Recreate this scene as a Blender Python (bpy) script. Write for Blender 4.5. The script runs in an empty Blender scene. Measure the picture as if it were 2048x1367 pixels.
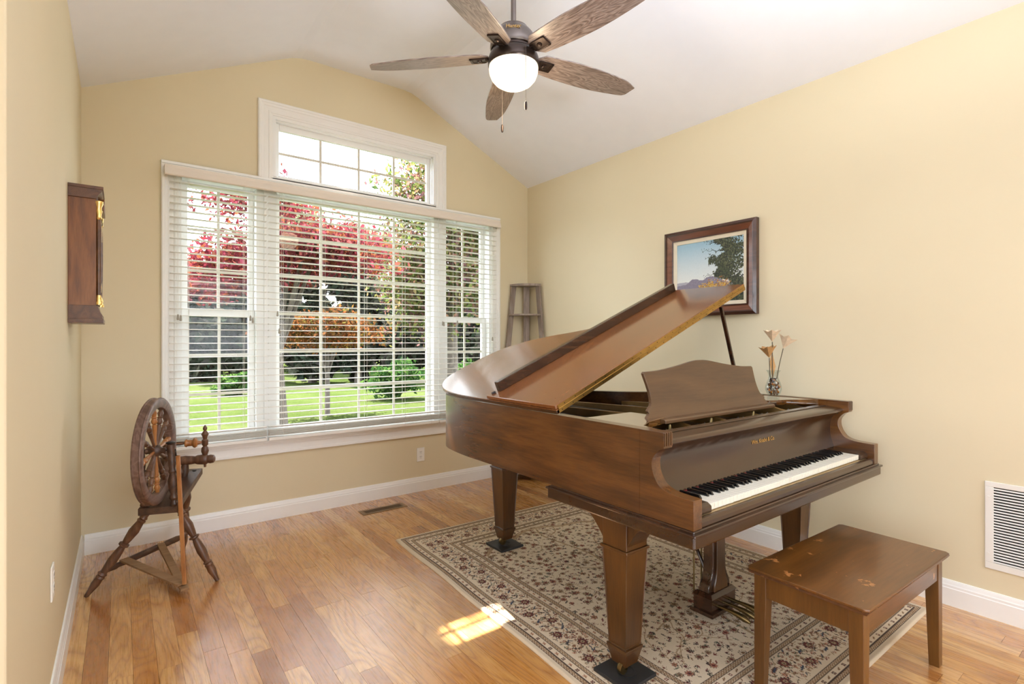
import bpy, bmesh, math, random
import numpy as np
from mathutils import Vector, Matrix
from math import sin, cos, pi, radians, atan2, sqrt
random.seed(7); RNG = np.random.default_rng(7)
S = bpy.context.scene
COL = S.collection

# ------------------------------------------------------------------ camera, world, sun, exposure
F_PX, YAW, CAM_H = 1039.0, math.atan(781 / 1039.0), 1.26
cd = bpy.data.cameras.new('camera'); cam = bpy.data.objects.new('camera', cd); COL.objects.link(cam)
cam.location = (0, 0, CAM_H); cam.rotation_euler = (pi / 2, 0, -YAW)
cd.sensor_width = 36; cd.lens = F_PX / 2048 * 36; cd.shift_y = -1.5 / 2048; cd.clip_start = 0.05; cd.clip_end = 200
S.camera = cam
SUN_DIR = Vector((0.06, 2.13, 2.69)).normalized()          # towards the sun
W = bpy.data.worlds.new('sky'); S.world = W; W.use_nodes = True
wn = W.node_tree; wn.nodes.clear()
wo = wn.nodes.new('ShaderNodeOutputWorld'); wb = wn.nodes.new('ShaderNodeBackground')
wb.inputs[0].default_value = (0.86, 0.93, 1.0, 1); wb.inputs[1].default_value = 10.0
wn.links.new(wb.outputs[0], wo.inputs[0])
sd = bpy.data.lights.new('sun', 'SUN'); sd.energy = 56.0; sd.angle = radians(0.45); sd.color = (1, 0.95, 0.86)
so = bpy.data.objects.new('sun', sd); COL.objects.link(so)
so.rotation_euler = (-SUN_DIR).to_track_quat('-Z', 'Y').to_euler(); so.location = (0, 12, 14)


def area(name, loc, target, sx, sy, power, color=(1, 1, 1)):
    d = bpy.data.lights.new(name, 'AREA'); d.shape = 'RECTANGLE'; d.size = sx; d.size_y = sy; d.energy = power; d.color = color
    o = bpy.data.objects.new(name, d); COL.objects.link(o); o.location = loc
    o.rotation_euler = (Vector(target) - Vector(loc)).to_track_quat('-Z', 'Y').to_euler()
    return o


area('rear_fill_light', (1.4, -3.35, 1.65), (1.5, 2.5, 2.6), 2.7, 1.7, 15, (0.90, 0.95, 1.0))  # added fill lamp behind the camera, set before an invented rear opening
area('hall_fill_light', (-3.2, -0.9, 1.65), (3, 1.0, 2.2), 2.2, 1.7, 17, (0.90, 0.95, 1.0))  # second added fill lamp, out of view in the hall on the left
fl_l = area('bounce_flash', (1.0, -0.4, 1.65), (1.2, 0.2, 3.3), 0.6, 0.6, 78, (0.82, 0.90, 1.0)); fl_l.data.spread = radians(125)        # photographer's flash bounced off the ceiling
S.view_settings.view_transform = 'Standard'; S.view_settings.look = 'None'
S.view_settings.exposure = -0.05; S.view_settings.gamma = 1.0; S.view_settings.use_curve_mapping = False
S.cycles.max_bounces = 8; S.cycles.diffuse_bounces = 5; S.cycles.glossy_bounces = 4; S.cycles.transparent_max_bounces = 16
S.cycles.transmission_bounces = 6; S.cycles.use_denoising = True; S.cycles.sample_clamp_indirect = 6.0
S.cycles.caustics_reflective = False; S.cycles.caustics_refractive = False


# ------------------------------------------------------------------ materials
def lin(c):
    return tuple((v / 255 / 12.92 if v / 255 <= 0.04045 else ((v / 255 + 0.055) / 1.055) ** 2.4) for v in c)


class NT:
    def __init__(s, name):
        s.m = bpy.data.materials.new(name); s.m.use_nodes = True; s.t = s.m.node_tree; s.t.nodes.clear()
        s.out = s.n('OutputMaterial')

    def n(s, kind, **kw):
        nd = s.t.nodes.new('ShaderNode' + kind)
        for k, v in kw.items(): setattr(nd, k, v)
        return nd

    def l(s, a, b): s.t.links.new(a, b)

    def noise(s, vec, scale, detail=3, rough=0.5, dist=0.0):
        nd = s.n('TexNoise'); nd.inputs['Scale'].default_value = scale; nd.inputs['Detail'].default_value = detail
        nd.inputs['Roughness'].default_value = rough; nd.inputs['Distortion'].default_value = dist
        if vec is not None: s.l(vec, nd.inputs['Vector'])
        return nd.outputs[0]

    def ramp(s, fac, stops, interp='LINEAR'):
        nd = s.n('ValToRGB'); cr = nd.color_ramp; cr.interpolation = interp
        while len(cr.elements) < len(stops): cr.elements.new(0.5)
        for e, (p, c) in zip(cr.elements, stops):
            e.position = p; e.color = (*c, 1) if len(c) == 3 else c
        s.l(fac, nd.inputs[0]); return nd.outputs[0]

    def math(s, op, a, b=None, c=None):
        nd = s.n('Math', operation=op)
        for i, v in enumerate((a, b, c)):
            if v is None: continue
            if isinstance(v, (int, float)): nd.inputs[i].default_value = v
            else: s.l(v, nd.inputs[i])
        return nd.outputs[0]

    def mix(s, fac, a, b, blend='MIX'):
        nd = s.n('Mix', data_type='RGBA', blend_type=blend)
        for i, v in ((0, fac), (6, a), (7, b)):
            if isinstance(v, (int, float)): nd.inputs[i].default_value = v
            elif isinstance(v, tuple): nd.inputs[i].default_value = (*v, 1)
            else: s.l(v, nd.inputs[i])
        return nd.outputs[2]

    def bump(s, h, strength=0.2, dist=0.002):
        nd = s.n('Bump'); nd.inputs['Strength'].default_value = strength; nd.inputs['Distance'].default_value = dist
        s.l(h, nd.inputs['Height']); return nd.outputs[0]

    def mapping(s, vec, scale):
        nd = s.n('Mapping'); nd.inputs['Scale'].default_value = scale; s.l(vec, nd.inputs['Vector']); return nd.outputs[0]

    def pbr(s, color, rough=0.5, metal=0.0, coat=0.0, coat_rough=0.1, normal=None, spec=0.5, **kw):
        b = s.n('BsdfPrincipled')
        for k, v in (('Base Color', color), ('Roughness', rough), ('Metallic', metal), ('Coat Weight', coat), ('Coat Roughness', coat_rough), ('Specular IOR Level', spec)):
            if isinstance(v, (int, float)): b.inputs[k].default_value = v
            elif isinstance(v, tuple): b.inputs[k].default_value = (*v, 1)
            else: s.l(v, b.inputs[k])
        for k, v in kw.items():
            k = k.replace('_', ' ')
            if isinstance(v, tuple): b.inputs[k].default_value = (*v, 1)
            else: b.inputs[k].default_value = v
        if normal is not None: s.l(normal, b.inputs['Normal'])
        s.l(b.outputs[0], s.out.inputs[0]); return s.m


def plain(name, rgb, rough=0.5, metal=0.0, coat=0.0, var=0.05, scale=8.0, bump=0.0, bscale=60, **kw):
    t = NT(name); c = lin(rgb); tc = t.n('TexCoord')
    nz = t.noise(tc.outputs['Object'], scale, 3)
    col = t.ramp(nz, [(0.3, tuple(v * (1 - var) for v in c)), (0.7, tuple(min(1, v * (1 + var)) for v in c))])
    nrm = t.bump(t.noise(tc.outputs['Object'], bscale, 3), bump, 0.002) if bump else None
    return t.pbr(col, rough, metal, coat, normal=nrm, **kw)


def wood(name, dark, mid, light, axis='y', scale=1.0, rough=0.3, coat=0.0, rings=6.0, bump=0.05, stretch=12.0, coat_rough=0.1, wear=None):
    t = NT(name); tc = t.n('TexCoord')
    k = {'x': (1, stretch, stretch), 'y': (stretch, 1, stretch), 'z': (stretch, stretch, 1)}[axis]
    v = t.mapping(tc.outputs['Object'], tuple(scale * a for a in k))
    big = t.noise(t.mapping(tc.outputs['Object'], tuple(scale * (0.35 if a == 1 else 2.2) for a in k)), 2.0, 2, 0.5, 0.4)
    ring = t.math('PINGPONG', t.math('MULTIPLY', big, rings), 0.5)
    ring = t.math('MULTIPLY', ring, 2.0)
    fine = t.noise(v, 9.0, 4, 0.65)
    f = t.math('ADD', t.math('MULTIPLY', ring, 0.35), t.math('MULTIPLY', fine, 0.65))
    blot = t.noise(tc.outputs['Object'], 3.0, 2)
    f = t.math('ADD', f, t.math('MULTIPLY', t.math('SUBTRACT', blot, 0.5), 0.25))
    col = t.ramp(f, [(0.12, lin(dark)), (0.5, lin(mid)), (0.9, lin(light))])
    if wear:
        w = t.noise(tc.outputs['Object'], wear[0], 5, 0.7)
        col = t.mix(t.ramp(w, [(wear[1], (0, 0, 0)), (wear[1] + 0.03, (1, 1, 1))]), col, lin(wear[2]))
    return t.pbr(col, rough, 0, coat, coat_rough, normal=t.bump(fine, bump, 0.001))


M = {}
M['wall'] = plain('wall_paint_yellow', (221, 208, 176), 0.65, var=0.015, scale=1.5, bump=0.06, bscale=260)
M['ceil'] = plain('ceiling_paint_white', (242, 245, 254), 0.8, var=0.01, bump=0.03, bscale=200)
M['white'] = plain('trim_paint_white', (240, 239, 236), 0.35, var=0.01)
M['slat'] = plain('blind_white', (238, 236, 230), 0.4, var=0.01)
M['valance'] = plain('valance_cream', (232, 222, 210), 0.45, var=0.01)
M['vinyl'] = plain('vinyl_white', (240, 240, 238), 0.35, var=0.01)
M['muntin'] = plain('muntin_cream', (222, 218, 205), 0.45, var=0.01)
M['cord'] = plain('cord_white', (235, 232, 225), 0.7)
M['tassel'] = plain('tassel_plastic_grey', (165, 160, 148), 0.4)
P_D, P_M, P_L = (60, 34, 13), (92, 56, 24), (118, 76, 33)
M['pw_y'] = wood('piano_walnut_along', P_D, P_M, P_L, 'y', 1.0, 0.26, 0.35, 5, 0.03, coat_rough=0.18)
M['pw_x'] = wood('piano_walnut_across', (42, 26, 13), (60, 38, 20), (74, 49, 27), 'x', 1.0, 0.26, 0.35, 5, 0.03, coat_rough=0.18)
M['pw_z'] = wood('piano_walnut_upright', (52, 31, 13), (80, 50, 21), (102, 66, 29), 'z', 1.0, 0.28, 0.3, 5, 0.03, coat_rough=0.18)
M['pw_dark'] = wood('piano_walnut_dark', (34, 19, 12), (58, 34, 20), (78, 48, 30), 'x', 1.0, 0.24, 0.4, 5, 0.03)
M['lid'] = wood('piano_lid_walnut', (98, 58, 28), (124, 76, 40), (150, 96, 54), 'x', 0.8, 0.16, 0.6, 1.5, 0.0, coat_rough=0.12)
M['desk'] = wood('music_desk_walnut', (66, 45, 28), (86, 60, 38), (98, 71, 46), 'x', 1.0, 0.32, 0.2, 5, 0.03)
M['shelf_pol'] = wood('music_shelf_walnut', P_D, P_M, P_L, 'x', 1.0, 0.08, 1.0, 5, 0.0, coat_rough=0.04)
M['ivory'] = plain('ivory_key', (236, 231, 216), 0.25, var=0.04, scale=14)
M['ebony'] = plain('ebony_key', (20, 19, 19), 0.22, var=0.1)
M['keywood'] = plain('key_stick_wood', (214, 186, 140), 0.6)
M['felt'] = plain('felt_red', (110, 26, 26), 0.9)
M['brass'] = plain('brass', (178, 142, 80), 0.36, 1.0, var=0.12, scale=20)
M['brass_dull'] = plain('brass_aged', (128, 108, 72), 0.38, 1.0, var=0.2, scale=25)
M['gold'] = plain('gilt_cast', (236, 200, 128), 0.25, 1.0, var=0.1, scale=30)
M['plate'] = plain('bronze_plate_paint', (150, 116, 66), 0.45, 0.6, var=0.15)
M['steel'] = plain('steel_wire', (190, 188, 182), 0.3, 1.0)
M['black_rub'] = plain('black_rubber', (38, 38, 40), 0.45, var=0.25, scale=20)
M['bench'] = wood('bench_maple_stain', (70, 41, 13), (98, 59, 20), (122, 77, 30), 'x', 0.9, 0.3, 0.3, 5, 0.03, wear=(9.0, 0.62, (182, 122, 68)))
M['bench_leg'] = wood('bench_leg_stain', (74, 46, 16), (100, 64, 24), (120, 80, 33), 'z', 0.9, 0.35, 0.2, 5, 0.03)
M['bench_edge'] = wood('bench_edge_worn', (70, 42, 22), (96, 60, 32), (120, 78, 44), 'x', 2.0, 0.4, 0.2, 5, 0.03, wear=(40.0, 0.6, (190, 130, 78)))
M['spin'] = wood('spinning_wheel_walnut', (64, 42, 30), (98, 66, 46), (134, 98, 72), 'z', 2.0, 0.42, 0.1, 6, 0.08)
M['spin_dark'] = wood('spinning_wheel_dark', (48, 32, 24), (78, 54, 40), (108, 78, 58), 'y', 2.0, 0.45, 0.05, 6, 0.1)
M['spin_rim'] = wood('wheel_rim_weathered', (76, 54, 46), (108, 82, 70), (140, 114, 102), 'y', 2.5, 0.5, 0.05, 8, 0.1)
M['spin_light'] = wood('wheel_spoke_maple', (120, 74, 34), (164, 106, 54), (190, 134, 78), 'z', 2.0, 0.4, 0.1, 6, 0.06)
M['treadle'] = wood('treadle_raw_wood', (112, 82, 54), (146, 112, 78), (170, 136, 100), 'x', 2.0, 0.6, 0, 6, 0.1)
M['iron'] = plain('iron_dark', (52, 46, 42), 0.45, 0.7, var=0.2)
M['clockw'] = wood('clock_oak_dark', (80, 44, 15), (122, 72, 28), (146, 94, 44), 'z', 2.0, 0.35, 0.2, 6, 0.06)
M['clockw_d'] = wood('clock_moulding_dark', (62, 38, 22), (92, 58, 34), (116, 76, 46), 'y', 2.0, 0.35, 0.2, 6, 0.06)
M['greywood'] = wood('shelf_grey_wood', (112, 98, 88), (146, 130, 118), (174, 160, 148), 'z', 2.0, 0.55, 0, 6, 0.08)
M['frame_dark'] = wood('frame_mahogany_dark', (46, 26, 20), (68, 40, 30), (88, 54, 42), 'y', 2.0, 0.3, 0.3, 6, 0.03)
M['frame_red'] = wood('frame_mahogany_red', (80, 42, 28), (108, 62, 42), (128, 78, 54), 'y', 2.0, 0.3, 0.3, 6, 0.03)
M['linen'] = plain('linen_liner', (222, 212, 190), 0.8, bump=0.3, bscale=500)
M['fan_metal'] = plain('fan_brushed_bronze', (112, 102, 96), 0.32, 0.85, var=0.08, scale=30)
M['fan_dark'] = plain('fan_dark_bronze', (62, 50, 44), 0.28, 0.7, var=0.1)
M['vent_brown'] = plain('vent_brown_metal', (146, 120, 90), 0.45, 0.5, var=0.1)
M['hole'] = plain('dark_cavity', (14, 12, 10), 0.9)
M['grille'] = plain('grille_enamel_white', (232, 229, 222), 0.4, var=0.01)
M['plateplastic'] = plain('outlet_plastic_white', (240, 238, 232), 0.3, var=0.01)
M['paper'] = plain('book_page_paper', (220, 198, 168), 0.8, var=0.12, scale=60)
M['paper_tan'] = plain('book_page_tan', (188, 144, 92), 0.8, var=0.14, scale=60)
M['stem'] = plain('flower_stem_brown', (92, 80, 58), 0.6, var=0.2, scale=30)
M['bark'] = plain('tree_bark', (84, 76, 68), 0.9, var=0.35, scale=12, bump=0.5, bscale=30)


def fan_blade_mat():
    t = NT('fan_blade_grey_oak'); tc = t.n('TexCoord')
    v = t.mapping(tc.outputs['Object'], (2.0, 26, 26))
    big = t.noise(t.mapping(tc.outputs['Object'], (1.2, 9, 9)), 2.0, 3, 0.5, 0.8)
    ring = t.math('PINGPONG', t.math('MULTIPLY', big, 14.0), 0.5)
    fine = t.noise(v, 8.0, 4, 0.6)
    f = t.math('ADD', t.math('MULTIPLY', ring, 0.7), t.math('MULTIPLY', fine, 0.65))
    col = t.ramp(f, [(0.25, lin((88, 74, 68))), (0.5, lin((128, 112, 104))), (0.8, lin((164, 150, 142)))])
    return t.pbr(col, 0.34, 0, 0.6, 0.3, normal=t.bump(fine, 0.08, 0.001))


M['blade'] = fan_blade_mat()


def floor_mat():
    t = NT('oak_plank_floor'); geo = t.n('NewGeometry'); at = t.n('Attribute'); at.attribute_name = 'rnd'
    sep = t.n('SeparateColor'); t.l(at.outputs['Color'], sep.inputs[0])
    off = t.n('VectorMath', operation='SCALE'); t.l(at.outputs['Color'], off.inputs[0]); off.inputs['Scale'].default_value = 37.0
    add = t.n('VectorMath', operation='ADD'); t.l(geo.outputs['Position'], add.inputs[0]); t.l(off.outputs[0], add.inputs[1])
    v = add.outputs[0]
    big = t.noise(t.mapping(v, (4.6, 0.8, 1)), 1.6, 1.2, 0.4, 0.3)
    ring = t.math('MULTIPLY', t.math('PINGPONG', t.math('MULTIPLY', big, 15.0), 0.5), 2.0)
    ringl = t.ramp(ring, [(0.0, (0, 0, 0)), (0.3, (0.6,) * 3), (1.0, (1, 1, 1))])
    fine = t.noise(t.mapping(v, (90, 3.5, 1)), 2.0, 4, 0.6)
    pores = t.noise(t.mapping(v, (240, 9, 1)), 2.0, 2, 0.5)
    base = t.ramp(sep.outputs[0], [(0.0, lin((160, 100, 46))), (0.22, lin((192, 130, 64))), (0.5, lin((212, 154, 82))), (0.78, lin((224, 170, 98))), (1.0, lin((232, 186, 122)))])
    warm = t.mix(t.math('MULTIPLY', sep.outputs[1], 0.4), base, lin((204, 132, 58)))
    c1 = t.mix(0.62, warm, t.mix(ringl, lin((148, 88, 46)), warm))
    c2 = t.mix(t.math('MULTIPLY', t.ramp(fine, [(0.35, (1, 1, 1)), (0.6, (0, 0, 0))]), 0.16), c1, lin((150, 92, 50)))
    c3 = t.mix(t.math('MULTIPLY', t.ramp(pores, [(0.3, (1, 1, 1)), (0.48, (0, 0, 0))]), 0.2), c2, lin((120, 72, 40)))
    # knots and mineral streaks
    vo = t.n('TexVoronoi'); vo.inputs['Scale'].default_value = 1.0
    t.l(t.mapping(v, (6.5, 2.6, 1)), vo.inputs['Vector'])
    kn = t.ramp(t.math('ADD', vo.outputs['Distance'], t.math('MULTIPLY', fine, 0.06)), [(0.03, (1, 1, 1)), (0.14, (0, 0, 0))])
    sc2 = t.n('SeparateColor'); t.l(vo.outputs['Color'], sc2.inputs[0])
    gate = t.math('GREATER_THAN', sc2.outputs[0], 0.80)
    c4 = t.mix(t.math('MULTIPLY', t.math('MULTIPLY', kn, gate), 0.75), c3, lin((82, 46, 28)))
    streak = t.noise(t.mapping(v, (11, 1.4, 1)), 1.3, 3, 0.6, 1.2)
    c5 = t.mix(t.math('MULTIPLY', t.ramp(streak, [(0.60, (0, 0, 0)), (0.72, (1, 1, 1))]), 0.45), c4, lin((138, 84, 52)))
    rg = t.math('ADD', 0.22, t.math('MULTIPLY', fine, 0.12))
    return t.pbr(c5, rg, 0, 1.0, 0.20, normal=t.bump(t.math('ADD', ringl, fine), 0.05, 0.0008), Coat_IOR=1.9)


M['floor'] = floor_mat()


def attr_mat(name, rough=0.9, bump=0.3, bscale=900, att='Col', coat=0.0, dark=0.25):
    t = NT(name); at = t.n('Attribute'); at.attribute_name = att; tc = t.n('TexCoord')
    nz = t.noise(tc.outputs['Object'], bscale, 2)
    col = t.mix(t.math('MULTIPLY', nz, dark), at.outputs['Color'], (0.05, 0.04, 0.03))
    m = t.pbr(col, rough, 0, coat, 0.3, normal=t.bump(nz, bump, 0.002))
    return m


M['rug'] = attr_mat('rug_pile', 0.95, 0.4, 500)
M['canvas'] = attr_mat('painted_canvas', 0.55, 0.25, 700, dark=0.04)


def glass_mat(name='window_glass', refl=0.05, tint=(1, 1, 1)):
    t = NT(name); tr = t.n('BsdfTransparent'); tr.inputs[0].default_value = (*tint, 1)
    gl = t.n('BsdfGlossy'); gl.inputs['Roughness'].default_value = 0.01
    lw = t.n('LayerWeight'); lw.inputs['Blend'].default_value = 0.35
    f = t.math('ADD', t.math('MULTIPLY', lw.outputs['Fresnel'], refl * 1.6), refl * 0.12)
    mx = t.n('MixShader'); t.l(f, mx.inputs[0]); t.l(tr.outputs[0], mx.inputs[1]); t.l(gl.outputs[0], mx.inputs[2])
    t.l(mx.outputs[0], t.out.inputs[0]); return t.m


M['glass'] = glass_mat()
M['vaseglass'] = glass_mat('vase_glass', 0.05, (0.93, 0.95, 0.95))


def leaf_mat(name, cols, transl=0.35):
    t = NT(name); at = t.n('Attribute'); at.attribute_name = 'rnd'
    sep = t.n('SeparateColor'); t.l(at.outputs['Color'], sep.inputs[0])
    n = len(cols)
    col = t.ramp(sep.outputs[0], [(i / (n - 1), tuple(v * 0.66 for v in c)) for i, c in enumerate(cols)])
    d = t.n('BsdfDiffuse'); t.l(col, d.inputs[0]); tl = t.n('BsdfTranslucent'); t.l(col, tl.inputs[0])
    mx = t.n('MixShader'); mx.inputs[0].default_value = transl
    t.l(d.outputs[0], mx.inputs[1]); t.l(tl.outputs[0], mx.inputs[2]); t.l(mx.outputs[0], t.out.inputs[0]); return t.m


M['leaf_red'] = leaf_mat('maple_leaf_red', [(0.10, 0.018, 0.02), (0.22, 0.03, 0.045), (0.30, 0.07, 0.10), (0.34, 0.10, 0.04), (0.10, 0.05, 0.05)])
M['leaf_orange'] = leaf_mat('maple_leaf_orange', [(0.06, 0.05, 0.02), (0.16, 0.07, 0.03), (0.34, 0.11, 0.04), (0.16, 0.16, 0.04)])
M['leaf_pink'] = leaf_mat('pink_green_leaf', [(0.06, 0.10, 0.03), (0.15, 0.20, 0.05), (0.28, 0.27, 0.09), (0.32, 0.15, 0.12), (0.16, 0.09, 0.11)])
M['leaf_dark'] = leaf_mat('evergreen_dark', [(0.014, 0.024, 0.016), (0.035, 0.048, 0.03), (0.06, 0.058, 0.042), (0.05, 0.044, 0.045)], 0.15)
M['leaf_green'] = leaf_mat('shrub_green', [(0.02, 0.06, 0.015), (0.05, 0.12, 0.03), (0.12, 0.20, 0.05)])
M['leaf_pale'] = leaf_mat('pale_tree_leaf', [(0.20, 0.24, 0.12), (0.34, 0.36, 0.20), (0.42, 0.36, 0.26)])


def lawn_mat():
    t = NT('lawn_grass'); geo = t.n('NewGeometry')
    a = t.noise(geo.outputs['Position'], 0.5, 4, 0.6); b = t.noise(geo.outputs['Position'], 14, 4, 0.7)
    f = t.math('ADD', t.math('MULTIPLY', a, 0.5), t.math('MULTIPLY', b, 0.5))
    col = t.ramp(f, [(0.3, (0.016, 0.028, 0.006)), (0.5, (0.034, 0.048, 0.014)), (0.7, (0.060, 0.066, 0.028))])
    return t.pbr(col, 0.95, spec=0.0, normal=t.bump(b, 0.8, 0.05))


M['lawn'] = lawn_mat()


def globe_mat():
    t = NT('lit_frosted_globe'); b = t.n('BsdfPrincipled')
    b.inputs['Base Color'].default_value = (0.95, 0.9, 0.8, 1); b.inputs['Roughness'].default_value = 0.25
    b.inputs['Emission Color'].default_value = (1.0, 0.84, 0.60, 1); b.inputs['Emission Strength'].default_value = 1.3
    t.l(b.outputs[0], t.out.inputs[0]); return t.m


M['globe'] = globe_mat()
def stone_mat(name, rgb):
    return plain(name, rgb, 0.12, 0.0, 1.0, var=0.25, scale=60)
M['amber'] = stone_mat('amber_glass_pebble', (190, 110, 36)); M['brownst'] = stone_mat('brown_glass_pebble', (92, 54, 28))
M['clearst'] = stone_mat('clear_glass_pebble', (196, 186, 170)); M['darkst'] = stone_mat('dark_glass_pebble', (52, 40, 40))


# ------------------------------------------------------------------ mesh helpers
class MB:
    def __init__(s): s.v = []; s.f = []; s.T = None

    def add(s, vs, fs):
        k = len(s.v)
        if s.T is not None: vs = [tuple(s.T @ Vector(p)) for p in vs]
        s.v += [tuple(p) for p in vs]; s.f += [tuple(i + k for i in f) for f in fs]; return s

    def box(s, x0, x1, y0, y1, z0, z1):
        return s.add([(x0, y0, z0), (x1, y0, z0), (x1, y1, z0), (x0, y1, z0), (x0, y0, z1), (x1, y0, z1), (x1, y1, z1), (x0, y1, z1)],
                     [(0, 3, 2, 1), (4, 5, 6, 7), (0, 1, 5, 4), (1, 2, 6, 5), (2, 3, 7, 6), (3, 0, 4, 7)])

    def frus(s, cx, cy, z0, a0, z1, a1, b0=None, b1=None):
        b0 = a0 if b0 is None else b0; b1 = a1 if b1 is None else b1
        return s.add([(cx - a0, cy - b0, z0), (cx + a0, cy - b0, z0), (cx + a0, cy + b0, z0), (cx - a0, cy + b0, z0),
                      (cx - a1, cy - b1, z1), (cx + a1, cy - b1, z1), (cx + a1, cy + b1, z1), (cx - a1, cy + b1, z1)],
                     [(0, 3, 2, 1), (4, 5, 6, 7), (0, 1, 5, 4), (1, 2, 6, 5), (2, 3, 7, 6), (3, 0, 4, 7)])

    def prism(s, pts, a0, a1, axis='z'):
        n = len(pts)
        def P(u, v, w): return {'z': (u, v, w), 'y': (u, w, v), 'x': (w, u, v)}[axis]
        vs = [P(u, v, a0) for u, v in pts] + [P(u, v, a1) for u, v in pts]
        ar = sum(pts[i][0] * pts[(i + 1) % n][1] - pts[(i + 1) % n][0] * pts[i][1] for i in range(n))
        flip = (ar < 0) != (axis == 'y')
        fs = [tuple(range(n))[::-1], tuple(range(n, 2 * n))] + [(i, (i + 1) % n, n + (i + 1) % n, n + i) for i in range(n)]
        if flip: fs = [f[::-1] for f in fs]
        return s.add(vs, fs)

    def ring(s, outer, inner, z0, z1):
        n = len(outer)
        vs = [(x, y, z0) for x, y in outer] + [(x, y, z1) for x, y in outer] + [(x, y, z0) for x, y in inner] + [(x, y, z1) for x, y in inner]
        fs = []
        for i in range(n):
            j = (i + 1) % n
            fs += [(i, j, n + j, n + i), (2 * n + j, 2 * n + i, 3 * n + i, 3 * n + j), (n + i, n + j, 3 * n + j, 3 * n + i), (j, i, 2 * n + i, 2 * n + j)]
        return s.add(vs, fs)

    def lathe(s, prof, o=(0, 0, 0), d=(0, 0, 1), n=20):
        """prof: list of (radius, distance along d)"""
        d = Vector(d).normalized(); o = Vector(o)
        u = d.orthogonal().normalized(); w = d.cross(u)
        vs = []; fs = []
        for r, h in prof:
            for k in range(n):
                a = 2 * pi * k / n
                vs.append(tuple(o + d * h + (u * cos(a) + w * sin(a)) * max(r, 1e-5)))
        for i in range(len(prof) - 1):
            for k in range(n):
                j = (k + 1) % n
                fs.append((i * n + k, i * n + j, (i + 1) * n + j, (i + 1) * n + k))
        fs.append(tuple(range(n))[::-1]); fs.append(tuple((len(prof) - 1) * n + k for k in range(n)))
        return s.add(vs, fs)

    def turned(s, a, b, prof, n=18):
        """prof: (t 0..1, radius) between points a and b"""
        a = Vector(a); b = Vector(b); L = (b - a).length
        return s.lathe([(r, t * L) for t, r in prof], a, b - a, n)

    def tube(s, pts, r, n=8):
        pts = [Vector(p) for p in pts]
        R = r if isinstance(r, (list, tuple)) else [r] * len(pts)
        vs = []; fs = []; u = None
        for i, p in enumerate(pts):
            d = (pts[min(i + 1, len(pts) - 1)] - pts[max(i - 1, 0)]).normalized()
            if u is None: u = d.orthogonal().normalized()
            else: u = (u - d * u.dot(d)).normalized()
            w = d.cross(u)
            for k in range(n):
                a = 2 * pi * k / n; vs.append(tuple(p + (u * cos(a) + w * sin(a)) * R[i]))
        for i in range(len(pts) - 1):
            for k in range(n):
                j = (k + 1) % n; fs.append((i * n + k, i * n + j, (i + 1) * n + j, (i + 1) * n + k))
        fs.append(tuple(range(n))[::-1]); fs.append(tuple((len(pts) - 1) * n + k for k in range(n)))
        return s.add(vs, fs)

    def beam(s, a, b, w, h, up=(0, 0, 1)):
        a = Vector(a); b = Vector(b); d = (b - a).normalized(); side = d.cross(Vector(up)).normalized(); u = side.cross(d)
        vs = []
        for p in (a, b):
            for i, j in ((-1, -1), (1, -1), (1, 1), (-1, 1)): vs.append(tuple(p + side * (i * w / 2) + u * (j * h / 2)))
        return s.add(vs, [(0, 1, 2, 3), (7, 6, 5, 4), (0, 4, 5, 1), (1, 5, 6, 2), (2, 6, 7, 3), (3, 7, 4, 0)])


def rootloc(p):
    v = Vector((0, 0, 0))
    while p is not None: v = v + p.location; p = p.parent
    return v


def part(name, mb, mat, parent=None, smooth=False, bevel=0.0, local=False, seg=2, kind=None, label=None, solid=0.0):
    me = bpy.data.meshes.new(name)
    v = mb.v
    if parent is not None and not local:
        r = rootloc(parent); v = [(a - r.x, b - r.y, c - r.z) for a, b, c in v]
    me.from_pydata(v, [], mb.f); me.update()
    if smooth:
        me.polygons.foreach_set('use_smooth', [True] * len(me.polygons))
    me.materials.append(M[mat] if isinstance(mat, str) else mat)
    o = bpy.data.objects.new(name, me); COL.objects.link(o)
    if parent is not None: o.parent = parent
    if smooth:
        try:
            bm = bmesh.new(); bm.from_mesh(me)
            for e in bm.edges:
                if len(e.link_faces) == 2 and e.calc_face_angle(0) > radians(42): e.smooth = False
            bm.to_mesh(me); bm.free()
        except Exception: pass
    if bevel:
        b = o.modifiers.new('edge', 'BEVEL'); b.width = bevel; b.segments = seg; b.limit_method = 'ANGLE'; b.angle_limit = radians(35)
    if kind: o['kind'] = kind
    if label: o['label'] = label
    return o


def tag(o, label=None, cat=None, group=None, kind=None):
    for k, v in (('label', label), ('category', cat), ('group', group), ('kind', kind)):
        if v: o[k] = v
    return o


def thing(name, label, cat, loc=(0, 0, 0), rotz=0.0, group=None):
    o = bpy.data.objects.new(name, None); o.empty_display_size = 0.05; COL.objects.link(o)
    o.location = loc; o.rotation_euler = (0, 0, rotz)
    return tag(o, label, cat, group)


def struct_root(name, label, loc=(0, 0, 0)):
    o = bpy.data.objects.new(name, None); COL.objects.link(o); o.location = loc; o['kind'] = 'structure'; o['label'] = label; return o


def struct(name, mb, mat, label=None, **kw):
    o = part(name, mb, mat, None, **kw); o['kind'] = 'structure'
    if label: o['label'] = label
    return o


def copy_part(o, parent, loc=None):
    c = o.copy(); COL.objects.link(c); c.parent = parent
    if loc is not None: c.location = loc
    return c


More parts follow.
